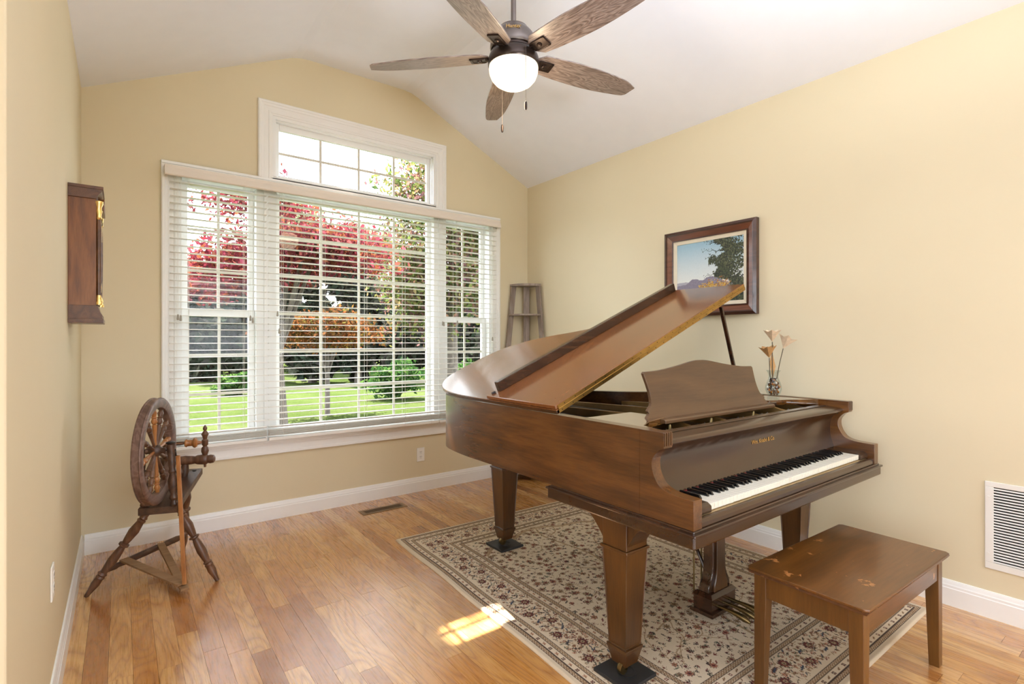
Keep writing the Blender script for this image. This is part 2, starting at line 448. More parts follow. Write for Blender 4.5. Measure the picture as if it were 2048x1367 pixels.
def catmull(pts, n=8, closed=False):
    out = []; m = len(pts)
    rng = range(m if closed else m - 1)
    for i in rng:
        p0 = pts[(i - 1) % m] if closed or i > 0 else pts[0]; p1 = pts[i]; p2 = pts[(i + 1) % m]
        p3 = pts[(i + 2) % m] if closed or i + 2 < m else pts[-1]
        for k in range(n):
            t = k / n
            out.append(tuple(0.5 * (2 * b + (c - a) * t + (2 * a - 5 * b + 4 * c - d) * t * t + (3 * b - a - 3 * c + d) * t ** 3) for a, b, c, d in zip(p0, p1, p2, p3)))
    if not closed: out.append(tuple(pts[-1]))
    return out


def set_rnd(me, cols_per_poly):
    at = me.color_attributes.new('rnd', 'FLOAT_COLOR', 'CORNER')
    ls = np.empty(len(me.polygons), dtype=np.int32); me.polygons.foreach_get('loop_total', ls)
    c = np.repeat(cols_per_poly, ls, axis=0)
    c = np.concatenate([c, np.ones((len(c), 1))], axis=1).astype(np.float32)
    at.data.foreach_set('color', c.ravel())


# ------------------------------------------------------------------ room shell
XL, XR, YB = -0.19, 3.172, 3.967
RX0, RY0 = -3.4, -3.5
WX0, WX1, WZ0, WZ1 = 0.295, 2.735, 0.55, 2.34      # main window opening
TX0, TX1, TZ0, TZ1 = 0.855, 2.16, 2.42, 2.86       # transom opening
b = MB(); y0, y1 = YB, YB + 0.15
b.box(XL - 0.12, WX0, y0, y1, 0, 3.6).box(WX1, XR + 0.12, y0, y1, 0, 3.6).box(WX0, WX1, y0, y1, 0, WZ0).box(WX0, WX1, y0, y1, WZ1, TZ0)
b.box(WX0, TX0, y0, y1, TZ0, 3.6).box(TX1, WX1, y0, y1, TZ0, 3.6).box(TX0, TX1, y0, y1, TZ1, 3.6)
struct('wall_back', b, 'wall', 'pale yellow painted gable wall holding the windows')
struct('wall_right', MB().box(XR, XR + 0.12, RY0, YB + 0.15, 0, 3.6), 'wall', 'pale yellow painted wall behind the piano')
struct('wall_left', MB().box(XL - 0.12, XL, 1.487, YB, 0, 3.6), 'wall', 'pale yellow painted wall with the clock', bevel=0.004)
struct('wall_hall', MB().box(RX0, XL - 0.12, 1.487, 1.6, 0, 3.6), 'wall')
b = MB(); b.box(RX0 - 0.12, RX0, RY0, -2.0, 0, 3.6).box(RX0 - 0.12, RX0, 0.2, 1.6, 0, 3.6).box(RX0 - 0.12, RX0, -2.0, 0.2, 0, 0.8).box(RX0 - 0.12, RX0, -2.0, 0.2, 2.5, 3.6)
struct('wall_far_left', b, 'wall')
b = MB(); b.box(RX0, 0.05, RY0 - 0.12, RY0, 0, 3.6).box(2.75, XR + 0.12, RY0 - 0.12, RY0, 0, 3.6).box(0.05, 2.75, RY0 - 0.12, RY0, 0, 0.8).box(0.05, 2.75, RY0 - 0.12, RY0, 2.5, 3.6)
struct('wall_rear', b, 'wall')
prof = [(XL, 2.752), (0.93, 3.285), (0.99, 3.312), (1.05, 3.328), (1.12, 3.334), (1.86, 3.334), (1.93, 3.326), (2.0, 3.302), (XR, 2.752)]
b = MB(); b.prism(prof + [(XR, 3.55), (XL, 3.55)], RY0, YB, 'y')
b.box(RX0, XL, RY0, 1.487, 2.752, 2.9)
struct('ceiling', b, 'ceil', 'smooth white vaulted ceiling with a flat ridge')

# baseboards: moulded profile
BP = [(0, 0), (0.016, 0), (0.016, 0.082), (0.0135, 0.086), (0.0135, 0.096), (0.011, 0.101), (0.0085, 0.112), (0.006, 0.119), (0, 0.120)]
struct('baseboard_back', MB().prism([(YB - d, z) for d, z in BP], XL + 0.016, XR - 0.016, 'x'), 'white', 'white moulded baseboard below the window')
struct('baseboard_right', MB().prism([(XR - d, z) for d, z in BP], RY0, YB, 'y'), 'white', 'white moulded baseboard behind the piano')
struct('baseboard_left', MB().prism([(XL + d, z) for d, z in BP], 1.487, YB, 'y'), 'white', 'white moulded baseboard under the clock')

# floor: subfloor + individual planks
fl = struct('floor', MB().box(RX0, XR, RY0, YB, -0.06, -0.016), 'hole', 'honey oak strip floor, glossy finish')
PW = 0.0765
def vis(x, y):
    d = x * sin(YAW) + y * cos(YAW); r = x * cos(YAW) - y * sin(YAW)
    return d > 1.85 and abs(r) < d * 1.02 + 0.05
rest = MB(); rest_c = []
nx = int((XR - RX0) / PW) + 1
nvis = 0
for i in range(nx):
    xa = XR - (i + 1) * PW; xb = XR - i * PW
    if xb < RX0: break
    y = YB - 0.002
    ylim = 1.6 if xb < XL - 0.03 else YB
    first = random.uniform(0.2, 0.9)
    y = min(y, ylim) if xb < XL - 0.03 else y
    while y > RY0:
        L = first if first else random.choice([random.uniform(0.28, 0.6), random.uniform(0.5, 1.05), random.uniform(0.7, 1.2)])
        first = 0
        ya = max(y - L, RY0); g = 0.0004
        box = MB().box(max(xa, RX0) + g, xb - g, ya + g, y - g, -0.016, random.uniform(-0.0003, 0.0))
        c = (random.random(), random.random(), random.random())
        seen = xb > XL - 0.02 and any(vis(px, py) for px in (xa, xb) for py in (ya, y, (ya + y) / 2))
        if seen and nvis < 296:
            o = part('plank', box, 'floor', fl)
            set_rnd(o.data, np.array([c] * 6)); nvis += 1
        else:
            rest.add(box.v, box.f); rest_c += [c] * 6
        y = ya
o = part('planks_beyond', rest, 'floor', fl, kind='stuff'); set_rnd(o.data, np.array(rest_c))
print('visible planks', nvis)


# ------------------------------------------------------------------ windows
def casing(x0, x1, z0, z1, w, sides='LRTB', name='trim_1', label=None):
    """mitred moulding of width w round the opening x0..z1"""
    b = MB(); pr = [(0.0, 0.0), (0.0, 0.012), (0.010, 0.013), (0.014, 0.018), (0.024, 0.018), (0.028, 0.014), (w - 0.040, 0.017), (w - 0.036, 0.021), (w - 0.022, 0.022), (w - 0.018, 0.026), (w - 0.006, 0.026), (w, 0.020), (w, 0.0)]
    def run(p, q, n, m0, m1):      # from p to q, n = outward direction, m0/m1 = mitre at the ends
        d = (Vector(q) - Vector(p)).normalized(); n = Vector(n); vs = []
        for e, m in ((Vector(p), -m0), (Vector(q), m1)):
            for o_, t in pr: vs.append((e.x + n.x * o_ + d.x * o_ * m, YB - t, e.y + n.y * o_ + d.y * o_ * m))
        k = len(pr); fs = [(i, (i + 1) % k, k + (i + 1) % k, k + i) for i in range(k)] + [tuple(range(k))[::-1], tuple(range(k, 2 * k))]
        if d.x * n.y - d.y * n.x > 0: fs = [f[::-1] for f in fs]
        b.add(vs, fs)
    T, Bm = int('T' in sides), int('B' in sides)
    if 'L' in sides: run((x0, z0), (x0, z1), (-1, 0), Bm, T)
    if 'R' in sides: run((x1, z0), (x1, z1), (1, 0), Bm, T)
    if T: run((x0, z1), (x1, z1), (0, 1), 1, 1)
    if Bm: run((x0, z0), (x1, z0), (0, -1), 1, 1)
    return struct(name, b, 'white', label)


casing(WX0, WX1, WZ0, 2.325, 0.095, 'LR', 'trim_1', 'white moulded side casings of the wide window')
b = MB().box(WX0 - 0.095, WX1 + 0.095, YB - 0.016, YB, 2.325, 2.407).box(WX0 - 0.095, WX1 + 0.095, YB - 0.023, YB, 2.39, 2.407)
struct('trim_2', b, 'white', 'white head casing between the two rows of windows', bevel=0.001, seg=1)
casing(TX0, TX1, 2.4075, TZ1, 0.095, 'LRT', 'trim_3', 'white moulded casing around the upper transom window')
# window stool and apron
b = MB().box(WX0 - 0.10, WX1 + 0.10, YB - 0.045, YB + 0.05, 0.548, 0.566)
b.box(WX0 - 0.085, WX1 + 0.085, YB - 0.018, YB, 0.478, 0.548).box(WX0 - 0.085, WX1 + 0.085, YB - 0.028, YB, 0.53, 0.548).box(WX0 - 0.085, WX1 + 0.085, YB - 0.022, YB, 0.466, 0.486)
struct('trim_4', b, 'white', 'white window stool and apron below the blinds', bevel=0.002)
# jamb linings
b = MB(); yj = YB + 0.15
b.box(WX0 - 0.001, WX0 + 0.018, YB, yj, 0.566, WZ1).box(WX1 - 0.018, WX1 + 0.001, YB, yj, 0.566, WZ1).box(WX0, WX1, YB, yj, WZ1 - 0.018, WZ1)
b.box(WX0, WX1, YB + 0.05, yj, 0.55, 0.566)
b.box(0.752, 0.885, YB + 0.004, yj, 0.566, WZ1 - 0.018).box(2.145, 2.265, YB + 0.004, yj, 0.566, WZ1 - 0.018)
b.box(0.800, 0.835, YB - 0.008, YB + 0.004, 0.566, WZ1 - 0.018).box(2.187, 2.222, YB - 0.008, YB + 0.004, 0.566, WZ1 - 0.018)
struct('trim_5', b, 'vinyl', 'white window jambs and mullions', bevel=0.001, seg=1)
b = MB(); b.box(TX0 - 0.003, TX0 + 0.022, YB - 0.004, yj, 2.43, TZ1 + 0.003).box(TX1 - 0.022, TX1 + 0.003, YB - 0.004, yj, 2.43, TZ1 + 0.003).box(TX0 + 0.022, TX1 - 0.022, YB - 0.004, yj, TZ1 - 0.022, TZ1 + 0.003).box(TX0, TX1, YB, yj, 2.40, 2.43)
b.box(TX0 + .022, TX0 + .03, YB + .02, YB + .05, 2.43, TZ1 - .022).box(TX1 - .03, TX1 - .022, YB + .02, YB + .05, 2.43, TZ1 - .022).box(TX0 + .022, TX1 - .022, YB + .02, YB + .05, TZ1 - .03, TZ1 - .022)
struct('trim_6', b, 'vinyl', 'white jamb of the transom window')


def sash(parent, x0, x1, z0, z1, yc, stile, cols, rows, top=None, bot=None):
    top = stile if top is None else top; bot = stile if bot is None else bot
    b = MB(); t = 0.016
    b.box(x0, x0 + stile, yc - t, yc + t, z0, z1).box(x1 - stile, x1, yc - t, yc + t, z0, z1)
    b.box(x0 + stile, x1 - stile, yc - t, yc + t, z0, z0 + bot).box(x0 + stile, x1 - stile, yc - t, yc + t, z1 - top, z1)
    f = part('sash_frame', b, 'vinyl', parent, bevel=0.003)
    gx0, gx1, gz0, gz1 = x0 + stile, x1 - stile, z0 + bot, z1 - top
    part('glass_pane', MB().box(gx0 - 0.004, gx1 + 0.004, yc - 0.010, yc - 0.008, gz0 - 0.004, gz1 + 0.004), 'glass', f)
    for i in range(1, cols):
        x = gx0 + (gx1 - gx0) * i / cols; part('muntin', MB().box(x - 0.009, x + 0.009, yc - 0.004, yc + 0.004, gz0, gz1), 'muntin', f)
    for i in range(1, rows):
        z = gz0 + (gz1 - gz0) * i / rows; part('muntin', MB().box(gx0, gx1, yc - 0.0035, yc + 0.0035, z - 0.009, z + 0.009), 'muntin', f)
    return f


YG = YB + 0.085
w1 = struct_root('window_1', 'narrow double-hung window at the left of the window wall', (0.53, YG, 0.566))
sash(w1, 0.313, 0.752, 1.43, 2.322, YG + 0.018, 0.038, 2, 3, bot=0.03)
sash(w1, 0.313, 0.752, 0.566, 1.472, YG - 0.016, 0.042, 2, 3, bot=0.075)
w2 = struct_root('window_2', 'wide fixed picture window in the middle', (1.51, YG, 0.566))
sash(w2, 0.885, 2.145, 0.566, 2.322, YG, 0.034, 4, 6, bot=0.066)
w3 = struct_root('window_3', 'narrow double-hung window beside the corner shelf', (2.49, YG, 0.566))
sash(w3, 2.265, 2.717, 1.43, 2.322, YG + 0.018, 0.038, 2, 3, bot=0.03)
sash(w3, 2.265, 2.717, 0.566, 1.472, YG - 0.016, 0.042, 2, 3, bot=0.075)
for w, x in ((w1, 0.53), (w3, 2.49)):
    part('sash_lock', MB().box(x - 0.025, x + 0.025, YG - 0.04, YG - 0.02, 1.472, 1.484), 'tassel', w, bevel=0.003)
w4 = struct_root('window_4', 'wide transom window above the valance', (1.51, YB + 0.07, 2.43))
sash(w4, TX0 + 0.022, TX1 - 0.022, 2.43, TZ1 - 0.022, YB + 0.07, 0.036, 4, 2, bot=0.03, top=0.052)

# valance
b = MB().prism([(3.886, 2.302), (3.882, 2.31), (3.888, 2.335), (3.896, 2.352), (3.896, 2.37), (3.948, 2.37), (3.948, 2.358), (3.908, 2.358), (3.904, 2.302)], 0.215, 2.795, 'x')
b.prism([(3.888, 2.302), (3.943, 2.302), (3.943, 2.366), (3.896, 2.366)], 0.2155, 0.232, 'x').prism([(3.888, 2.302), (3.943, 2.302), (3.943, 2.366), (3.896, 2.366)], 2.778, 2.7945, 'x')
tag(part('valance', b, 'valance', None, smooth=False, bevel=0.0015), 'long cream wooden valance board over the three blinds', 'valance')


def blind(x0, x1, label, cords, seed):
    yc = 3.918; ztop = 2.27; pitch = 0.0445
    r = thing('window_blind', label, 'blind', ((x0 + x1) / 2, yc, 0.575), group='white slatted blinds on the wide window')
    part('headrail', MB().box(x0, x1, yc - 0.016, yc + 0.018, 2.315, 2.354), 'slat', r, bevel=0.002)
    w = 0.025
    sm = MB().prism([(-w, 0.0), (-w * 0.5, 0.0022), (0, 0.003), (w * 0.5, 0.0022), (w, 0.0), (w, -0.0026), (-w, -0.0026)], -(x1 - x0) / 2, (x1 - x0) / 2, 'x')
    z = ztop; zs = []
    while z > 0.665: zs.append(z); z -= pitch
    zb = 0.590
    for k in range(7): zs.append(zb + 0.0145 + 0.0075 * k if k < 6 else zb + 0.072)
    rl = rootloc(r); first = None
    for z in zs:
        if first is None:
            first = part('slat', sm, 'slat', r, local=True)
        s = first if z == zs[0] else copy_part(first, r)
        s.location = (0, 0, z - rl.z)
    part('bottom_rail', MB().box(x0, x1, yc - 0.025, yc + 0.025, 0.568, zb), 'slat', r, bevel=0.003)
    for c in cords:
        cb = MB()
        cb.box(c - 0.0008, c + 0.0008, yc - 0.0275, yc - 0.0262, 0.57, 2.31).box(c - 0.0008, c + 0.0008, yc + 0.0262, yc + 0.0275, 0.57, 2.31)
        part('ladder_cord', cb, 'cord', r)
    return r


bl1 = blind(0.244, 0.806, 'narrow white slatted blind at the left end of the window', (0.345, 0.665), 1)
bl2 = blind(0.819, 2.155, 'wide white slatted blind over the middle picture window', (0.91, 1.20, 1.52, 1.84, 2.08), 2)
bl3 = blind(2.163, 2.755, 'narrow white slatted blind next to the corner shelf', (2.32, 2.62), 3)
for r, xs in ((bl1, ((0.285, 1.43), (0.300, 1.425), (0.700, 1.435), (0.715, 1.42))), (bl2, ((0.872, 1.47), (0.884, 1.35))), (bl3, ((2.185, 1.43), (2.197, 1.425), (2.33, 1.44), (2.70, 1.30)))):
    for x, zt in xs:
        c = part('pull_cord', MB().tube([(x, 3.888, 2.31), (x, 3.887, zt)], 0.0009, 5), 'cord', r)
        part('tassel', MB().lathe([(0.002, 0), (0.005, -0.004), (0.0075, -0.03), (0.0065, -0.036), (0.001, -0.037)], (x, 3.887, zt), (0, 0, 1), 10), 'tassel', c, smooth=True)


# ------------------------------------------------------------------ outdoors
GZ = -0.40
b = MB(); n = 40
for i in range(n + 1):
    for j in range(n + 1):
        x = -40 + 90 * i / n; y = 4.2 + 56 * (j / n) ** 1.6
        b.v.append((x, y, GZ + 0.05 * sin(x * 0.7) * min(1, (y - 4.2) / 6) + 0.04 * sin(y * 0.5 + x * 0.2) + max(0, y - 30) * 0.03))
for i in range(n):
    for j in range(n):
        a = i * (n + 1) + j; b.f.append((a, a + n + 1, a + n + 2, a + 1))
struct('lawn', b, 'lawn', 'sunlit green lawn outside the windows', smooth=True)
b = MB().box(-60, 60, -60, 4.2, GZ - 0.1, GZ - 0.02); struct('ground', b, 'lawn')
# house eave outside over the window wall
struct('eave', MB().box(-1, 4, YB + 0.15, YB + 0.42, 3.62, 3.74).box(-3.5, 3.4, -3.7, YB + 0.4, 3.74, 3.82), 'white')


def uv_dir(u, d, z=None):
    """point on the ground plan along picture column u at camera depth d"""
    r = (u - 1024) / F_PX * d
    return (r * cos(YAW) + d * sin(YAW), d * cos(YAW) - r * sin(YAW))


def leaves(name, centers, radii, count, size, mat, parent, shell=0.55, reject=None):
    P = []
    k = count // len(centers)
    for c, r in zip(centers, radii):
        d = RNG.normal(size=(k, 3)); d /= np.linalg.norm(d, axis=1)[:, None]
        rr = (shell + (1 - shell) * RNG.random(k)) * (0.82 + 0.3 * np.sin(d[:, 0] * 5 + c[0]) * np.cos(d[:, 2] * 6 + c[1]))
        P.append(np.array(c) + d * rr[:, None] * np.array(r))
    P = np.concatenate(P)
    if reject is not None: P = P[~reject(P)]
    n = len(P)
    a = RNG.normal(size=(n, 3)); a /= np.linalg.norm(a, axis=1)[:, None]
    b_ = np.cross(a, RNG.normal(size=(n, 3))); b_ /= np.linalg.norm(b_, axis=1)[:, None]
    s = size * (0.6 + 0.8 * RNG.random(n))[:, None]
    V = np.stack([P - a * s, P - b_ * s * 0.45, P + a * s, P + b_ * s * 0.45], axis=1).reshape(-1, 3)
    r0 = rootloc(parent); V = V - np.array(r0)
    me = bpy.data.meshes.new(name)
    me.vertices.add(4 * n); me.vertices.foreach_set('co', V.astype(np.float32).ravel())
    me.loops.add(4 * n); me.loops.foreach_set('vertex_index', np.arange(4 * n, dtype=np.int32))
    me.polygons.add(n); me.polygons.foreach_set('loop_start', np.arange(0, 4 * n, 4, dtype=np.int32)); me.polygons.foreach_set('loop_total', np.full(n, 4, dtype=np.int32))
    me.update(calc_edges=True); me.validate()
    set_rnd(me, RNG.random((n, 3)))
    me.materials.append(M[mat]); o = bpy.data.objects.new(name, me); COL.objects.link(o); o.parent = parent
    o['kind'] = 'stuff'
    return o


def tree(name, label, u, d, zc, rx, rz, mat, count, size, trunk_r=0.09, group=None, blobs=7, spread=0.6, lean=0.0):
    x, y = uv_dir(u, d)
    t = thing(name, label, 'tree', (x, y, GZ), group=group)
    cs, rs = [], []
    for i in range(blobs):
        a = 2 * pi * i / blobs + random.random()
        q = spread * rx * (0.4 + 0.6 * random.random())
        cs.append((x + q * cos(a), y + q * sin(a), zc + rz * spread * random.uniform(-0.9, 0.9))); rs.append((rx * 0.55, rx * 0.55, rz * 0.42))
    leaves('foliage', cs, rs, count, size, mat, t, shell=0.25)
    tb = MB(); top = Vector((x + lean, y, zc))
    tb.tube([(x, y, GZ - 0.1), (x + lean * 0.3, y, GZ + (zc - GZ) * 0.4), tuple(top)], [trunk_r * 1.25, trunk_r, trunk_r * 0.5], 9)
    for c in cs: tb.tube([(x + lean * 0.3, y, GZ + (zc - GZ) * 0.42), ((x + c[0]) / 2, (y + c[1]) / 2, (zc + c[2]) / 2 - 0.1), c], [trunk_r * 0.5, trunk_r * 0.35, trunk_r * 0.12], 6)
    part('trunk', tb, 'bark', t, smooth=True)
    return t


tree('maple_tree', 'red-leaved maple close outside the left and middle windows', 567, 9.0, 2.95, 2.5, 1.15, 'leaf_red', 15000, 0.055, 0.085, blobs=9, lean=-0.3)
tree('maple_tree', 'low orange-leaved maple boughs seen through the lower middle window', 655, 11.5, 1.75, 1.7, 0.95, 'leaf_orange', 6500, 0.052, 0.05, blobs=7)
tree('flowering_tree', 'tall pink and green leaved tree at the right of the windows', 905, 12.0, 3.6, 2.3, 3.6, 'leaf_pink', 28000, 0.065, 0.12, blobs=12)
tree('birch_tree', 'pale sunlit tree far beyond the picture window', 590, 36, 8.2, 3.2, 4.0, 'leaf_pale', 4500, 0.16, 0.2)
tree('birch_tree', 'second pale sunlit tree far off behind the maple', 745, 34, 6.2, 2.6, 3.4, 'leaf_pale', 4500, 0.15, 0.2)
where = ['behind the left end of the narrow left window', 'behind the middle of the narrow left window', 'behind the first mullion', 'behind the left panes of the picture window', 'behind the middle panes of the picture window', 'behind the right panes of the picture window', 'behind the second mullion', 'behind the window beside the corner shelf']
for i in range(8):
    tree('evergreen_tree', 'low dark evergreen in the front row, ' + where[i], 345 + 93 * i, 21.5, 0.9, 1.15, 1.9, 'leaf_dark', 5600, 0.19, 0.14, group='dark evergreens across the lawn', blobs=7, spread=0.7)
for i in range(6):
    tree('evergreen_tree', 'tall dark evergreen in the rear row, ' + where[i if i < 3 else i + 1], 350 + 120 * i, 28, 2.9, 1.75, 3.2, 'leaf_dark', 8500, 0.25, 0.18, group='dark evergreens across the lawn', blobs=9, spread=0.75)
hx, hy = uv_dir(660, 32)
hd = thing('hedge', 'long dark hedge closing off the lawn behind the evergreens', 'hedge', (hx, hy, GZ))
hc = [uv_dir(u, 32) for u in range(250, 1080, 42)]
leaves('foliage', [(x, y, 1.7 + 0.5 * sin(x * 1.7)) for x, y in hc], [(1.6, 1.4, 2.3)] * len(hc), 34000, 0.26, 'leaf_dark', hd, 0.2)
for i, (u, d, r, lb) in enumerate([(470, 15.5, 0.5, 'round green shrub on the lawn seen through the narrow left window'), (790, 15, 0.8, 'wide green shrub at the right of the picture window'), (930, 14, 0.8, 'green shrub seen through the window beside the corner shelf')]):
    x, y = uv_dir(u, d)
    t = thing('shrub', lb, 'shrub', (x, y, GZ), group='green shrubs at the far edge of the lawn')
    leaves('foliage', [(x, y, GZ + r * 0.7)], [(r * 1.3, r, r * 0.8)], 2500, 0.08, 'leaf_green', t, 0.3)
# unseen overhead tree added for its shade, gap shaped for the sun patch
P0 = Vector((1.275, 1.893, 0))
Sx = SUN_DIR.cross(Vector((0, 0, 1))).normalized(); Sy = Sx.cross(SUN_DIR).normalized()
def gap(P):
    Q = P - np.array(P0); s = Q @ np.array(Sx); t_ = Q @ np.array(Sy)
    return (np.abs(s) < 0.205) & (np.abs(t_) < 0.115)
cc = P0 + SUN_DIR * 11.0
t = thing('shade_tree', 'unseen tree added to shade the window, crown cut open for the sun patch', 'tree', (cc.x - 3.4, cc.y + 0.2, GZ))
cs = []; rs = []
for q in ((-0.9, 0.2), (0.9, -0.2), (0, 0.8), (0, -0.8), (-0.5, -0.5), (0.5, 0.5)):
    cs.append(tuple(cc + Sx * q[0] + Sy * q[1])); rs.append((0.9, 0.9, 0.7))
for i in range(16):
    cs.append(tuple(cc + Sx * random.uniform(-2.2, 2.2) + Sy * random.uniform(-1.9, 1.7) + SUN_DIR * random.uniform(-0.8, 0.8))); rs.append((1.1, 1.1, 0.9))
leaves('foliage', cs, rs, 46000, 0.12, 'leaf_green', t, 0.1, gap)
tb = MB(); tb.tube([(cc.x - 3.4, cc.y + 0.2, GZ - 0.1), (cc.x - 3.2, cc.y + 0.2, 4.5), (cc.x - 1.4, cc.y + 0.3, cc.z + 0.3)], [0.28, 0.22, 0.12], 10)
part('trunk', tb, 'bark', t, smooth=True)


# ------------------------------------------------------------------ rug (pattern woven as coloured points)
def rug():
    RWid, RLen = 1.68, 2.29; cell = 0.0031
    nx, ny = int(RWid / cell), int(RLen / cell)
    X, Y = np.meshgrid((np.arange(nx) + 0.5) * cell, (np.arange(ny) + 0.5) * cell)      # X across, Y along (0 at near end)
    cream = np.array(lin((226, 206, 178))); tan = np.array(lin((176, 146, 112))); brown = np.array(lin((134, 98, 68)))
    red = np.array(lin((112, 40, 38))); dk = np.array(lin((62, 44, 40))); grn = np.array(lin((96, 98, 78))); blu = np.array(lin((58, 66, 84))); rose = np.array(lin((184, 120, 92)))
    C = np.tile(cream, (ny, nx, 1)) * (0.97 + 0.06 * RNG.random((ny, nx, 1)))

    def put(mask_fn, cx, cy, r, col):
        i0, i1 = max(0, int((cx - r) / cell)), min(nx, int((cx + r) / cell) + 2); j0, j1 = max(0, int((cy - r) / cell)), min(ny, int((cy + r) / cell) + 2)
        if i0 >= i1 or j0 >= j1: return
        sx, sy = X[j0:j1, i0:i1] - cx, Y[j0:j1, i0:i1] - cy
        m = mask_fn(sx, sy); C[j0:j1, i0:i1][m] = col

    def rosette(cx, cy, r, petals, c_out, c_in, c_mid, ph=0.0):
        def f(sc, lob):
            return lambda a, b: np.hypot(a, b) < r * sc * (1 - lob + lob * np.cos(petals * (np.arctan2(b, a) + ph)))
        put(f(1.0, 0.17), cx, cy, r, c_out); put(f(0.82, 0.17), cx, cy, r, c_in); put(f(0.5, 0.2), cx, cy, r, c_out)
        put(f(0.36, 0.0), cx, cy, r, c_mid); put(f(0.14, 0.0), cx, cy, r, c_out)

    def leaf(cx, cy, L, w, ang, col):
        ca, sa = cos(ang), sin(ang)
        def f(a, b):
            p = a * ca + b * sa; q = -a * sa + b * ca
            return (np.abs(p) < L) & (np.abs(q) < w * (1 - (p / L) ** 2) * (0.75 + 0.35 * np.cos(p / L * 9)))
        put(f, cx, cy, L, col)

    def stroke(pts, w, col):
        pts = np.array(pts)
        for (ax, ay), (bx, by) in zip(pts[:-1], pts[1:]):
            n = max(2, int(np.hypot(bx - ax, by - ay) / (cell * 0.7)))
            for t_ in np.linspace(0, 1, n):
                px, py = ax + (bx - ax) * t_, ay + (by - ay) * t_
                put(lambda a, b: np.hypot(a, b) < w, px, py, w, col)

    def sprig(cx, cy, s):
        k = random.random()
        if k < 0.32: rosette(cx, cy, s * 1.0, random.choice([6, 8, 8, 10]), dk, random.choice([tan, tan, rose, cream]), random.choice([red, brown, red]), random.random())
        elif k < 0.5: rosette(cx, cy, s * 0.65, 5, brown, cream, red, random.random())
        elif k < 0.8:
            a = random.random() * 6.28
            for q in (-0.6, 0, 0.6): leaf(cx + s * 0.5 * cos(a + q), cy + s * 0.5 * sin(a + q), s * 0.55, s * 0.2, a + q, random.choice([red, dk, dk, grn]))
        else:
            leaf(cx, cy, s * 0.8, s * 0.26, random.random() * 6.28, random.choice([red, dk, grn, brown]))

    E = np.minimum(np.minimum(X, RWid - X), np.minimum(Y, RLen - Y))                    # distance from the edge
    # position along the border for repeating stripes
    A = np.where((np.minimum(X, RWid - X) < np.minimum(Y, RLen - Y)), Y, X)
    # field stems, drawn first
    fx0, fx1, fy0, fy1 = 0.335, RWid - 0.335, 0.335, RLen - 0.335
    for k in range(22):
        px, py = random.uniform(fx0 + .05, fx1 - .05), random.uniform(fy0, fy1); a = random.uniform(0.6, 2.5); pts = [(px, py)]
        for q in range(16):
            a += random.uniform(-0.5, 0.5); px += 0.022 * cos(a); py += 0.022 * sin(a); pts.append((min(max(px, fx0), fx1), min(max(py, fy0), fy1)))
            if q % 4 == 3: stroke([(px, py), (px + 0.04 * cos(a + 1.1), py + 0.04 * sin(a + 1.1))], 0.0018, tan)
        stroke(pts, 0.0026, tan)
    # main tree trunk from the near end up the middle
    mx = RWid / 2
    trunk = catmull([(mx - 0.02, fy0), (mx + 0.03, 0.7), (mx - 0.04, 1.05), (mx + 0.03, 1.4), (mx - 0.02, 1.75), (mx + 0.02, 1.9)], 10)
    stroke(trunk, 0.007, tan)
    for k in range(9):
        p = trunk[5 + k * 5]; sd_ = 1 if k % 2 else -1
        br = catmull([p, (p[0] + sd_ * 0.12, p[1] + 0.05), (p[0] + sd_ * 0.2, p[1] + 0.17), (p[0] + sd_ * 0.33, p[1] + 0.15)], 8)
        stroke(br, 0.004, tan); stroke(catmull([br[10], (br[10][0] + sd_ * 0.05, br[10][1] - 0.06), (br[10][0] + sd_ * 0.13, br[10][1] - 0.05)], 6), 0.003, tan)
    # dense flowers in the field (jittered grid)
    g = 0.035
    for i in range(int((fx1 - fx0) / g)):
        for j in range(int((fy1 - fy0) / g)):
            sprig(fx0 + (i + 0.5) * g + random.uniform(-.016, .016), fy0 + (j + 0.5) * g + random.uniform(-.016, .016), random.uniform(0.014, 0.023))
    # spandrels at the far end
    for sd_ in (-1, 1):
        arc = catmull([(mx + sd_ * 0.49, fy1 - 0.22), (mx + sd_ * 0.36, fy1 - 0.12), (mx + sd_ * 0.2, fy1 - 0.1), (mx + sd_ * 0.1, fy1 - 0.05), (mx, fy1 - 0.03)], 10)
        stroke(arc, 0.010, tan); stroke([(a, b + 0.02) for a, b in arc], 0.003, brown)
    # main border
    m = (E > 0.028) & (E < 0.330); C[m] = cream
    bm0, bm1 = 0.100, 0.256
    g = 0.0195
    pts = []
    for i in range(int(RWid / g) + 1):
        for j in range(int(RLen / g) + 1):
            px, py = (i + 0.5) * g, (j + 0.5) * g; e = min(px, RWid - px, py, RLen - py)
            if bm0 + 0.012 < e < bm1 - 0.012: pts.append((px + random.uniform(-.008, .008), py + random.uniform(-.008, .008), e))
    for px, py, e in pts:
        k = random.random(); s = random.uniform(0.008, 0.0135)
        if k < 0.55: leaf(px, py, s * 1.05, s * 0.36, random.random() * 6.28, random.choice([dk, grn, blu, brown, tan]))
        elif k < 0.8: rosette(px, py, s * 0.9, 6, dk, rose, cream, random.random())
        else: rosette(px, py, s * 0.8, 5, brown, tan, red, random.random())
    def along(px, py, k, r, pet, *c):
        rosette(px, py, r, pet, *c)
    ce = (bm0 + bm1) / 2
    q = 0.10
    for t_ in np.arange(ce, RLen - ce, q):
        for x_, ph in ((ce, 0), (RWid - ce, 1)):
            o_ = 0.028 * (1 if int(t_ / q) % 2 else -1); rosette(x_ + o_, t_, 0.026, 10, dk, red, tan); leaf(x_ - o_, t_ + 0.03, 0.02, 0.007, 0.7, blu); leaf(x_ - o_, t_ - 0.02, 0.02, 0.007, -0.7, dk)
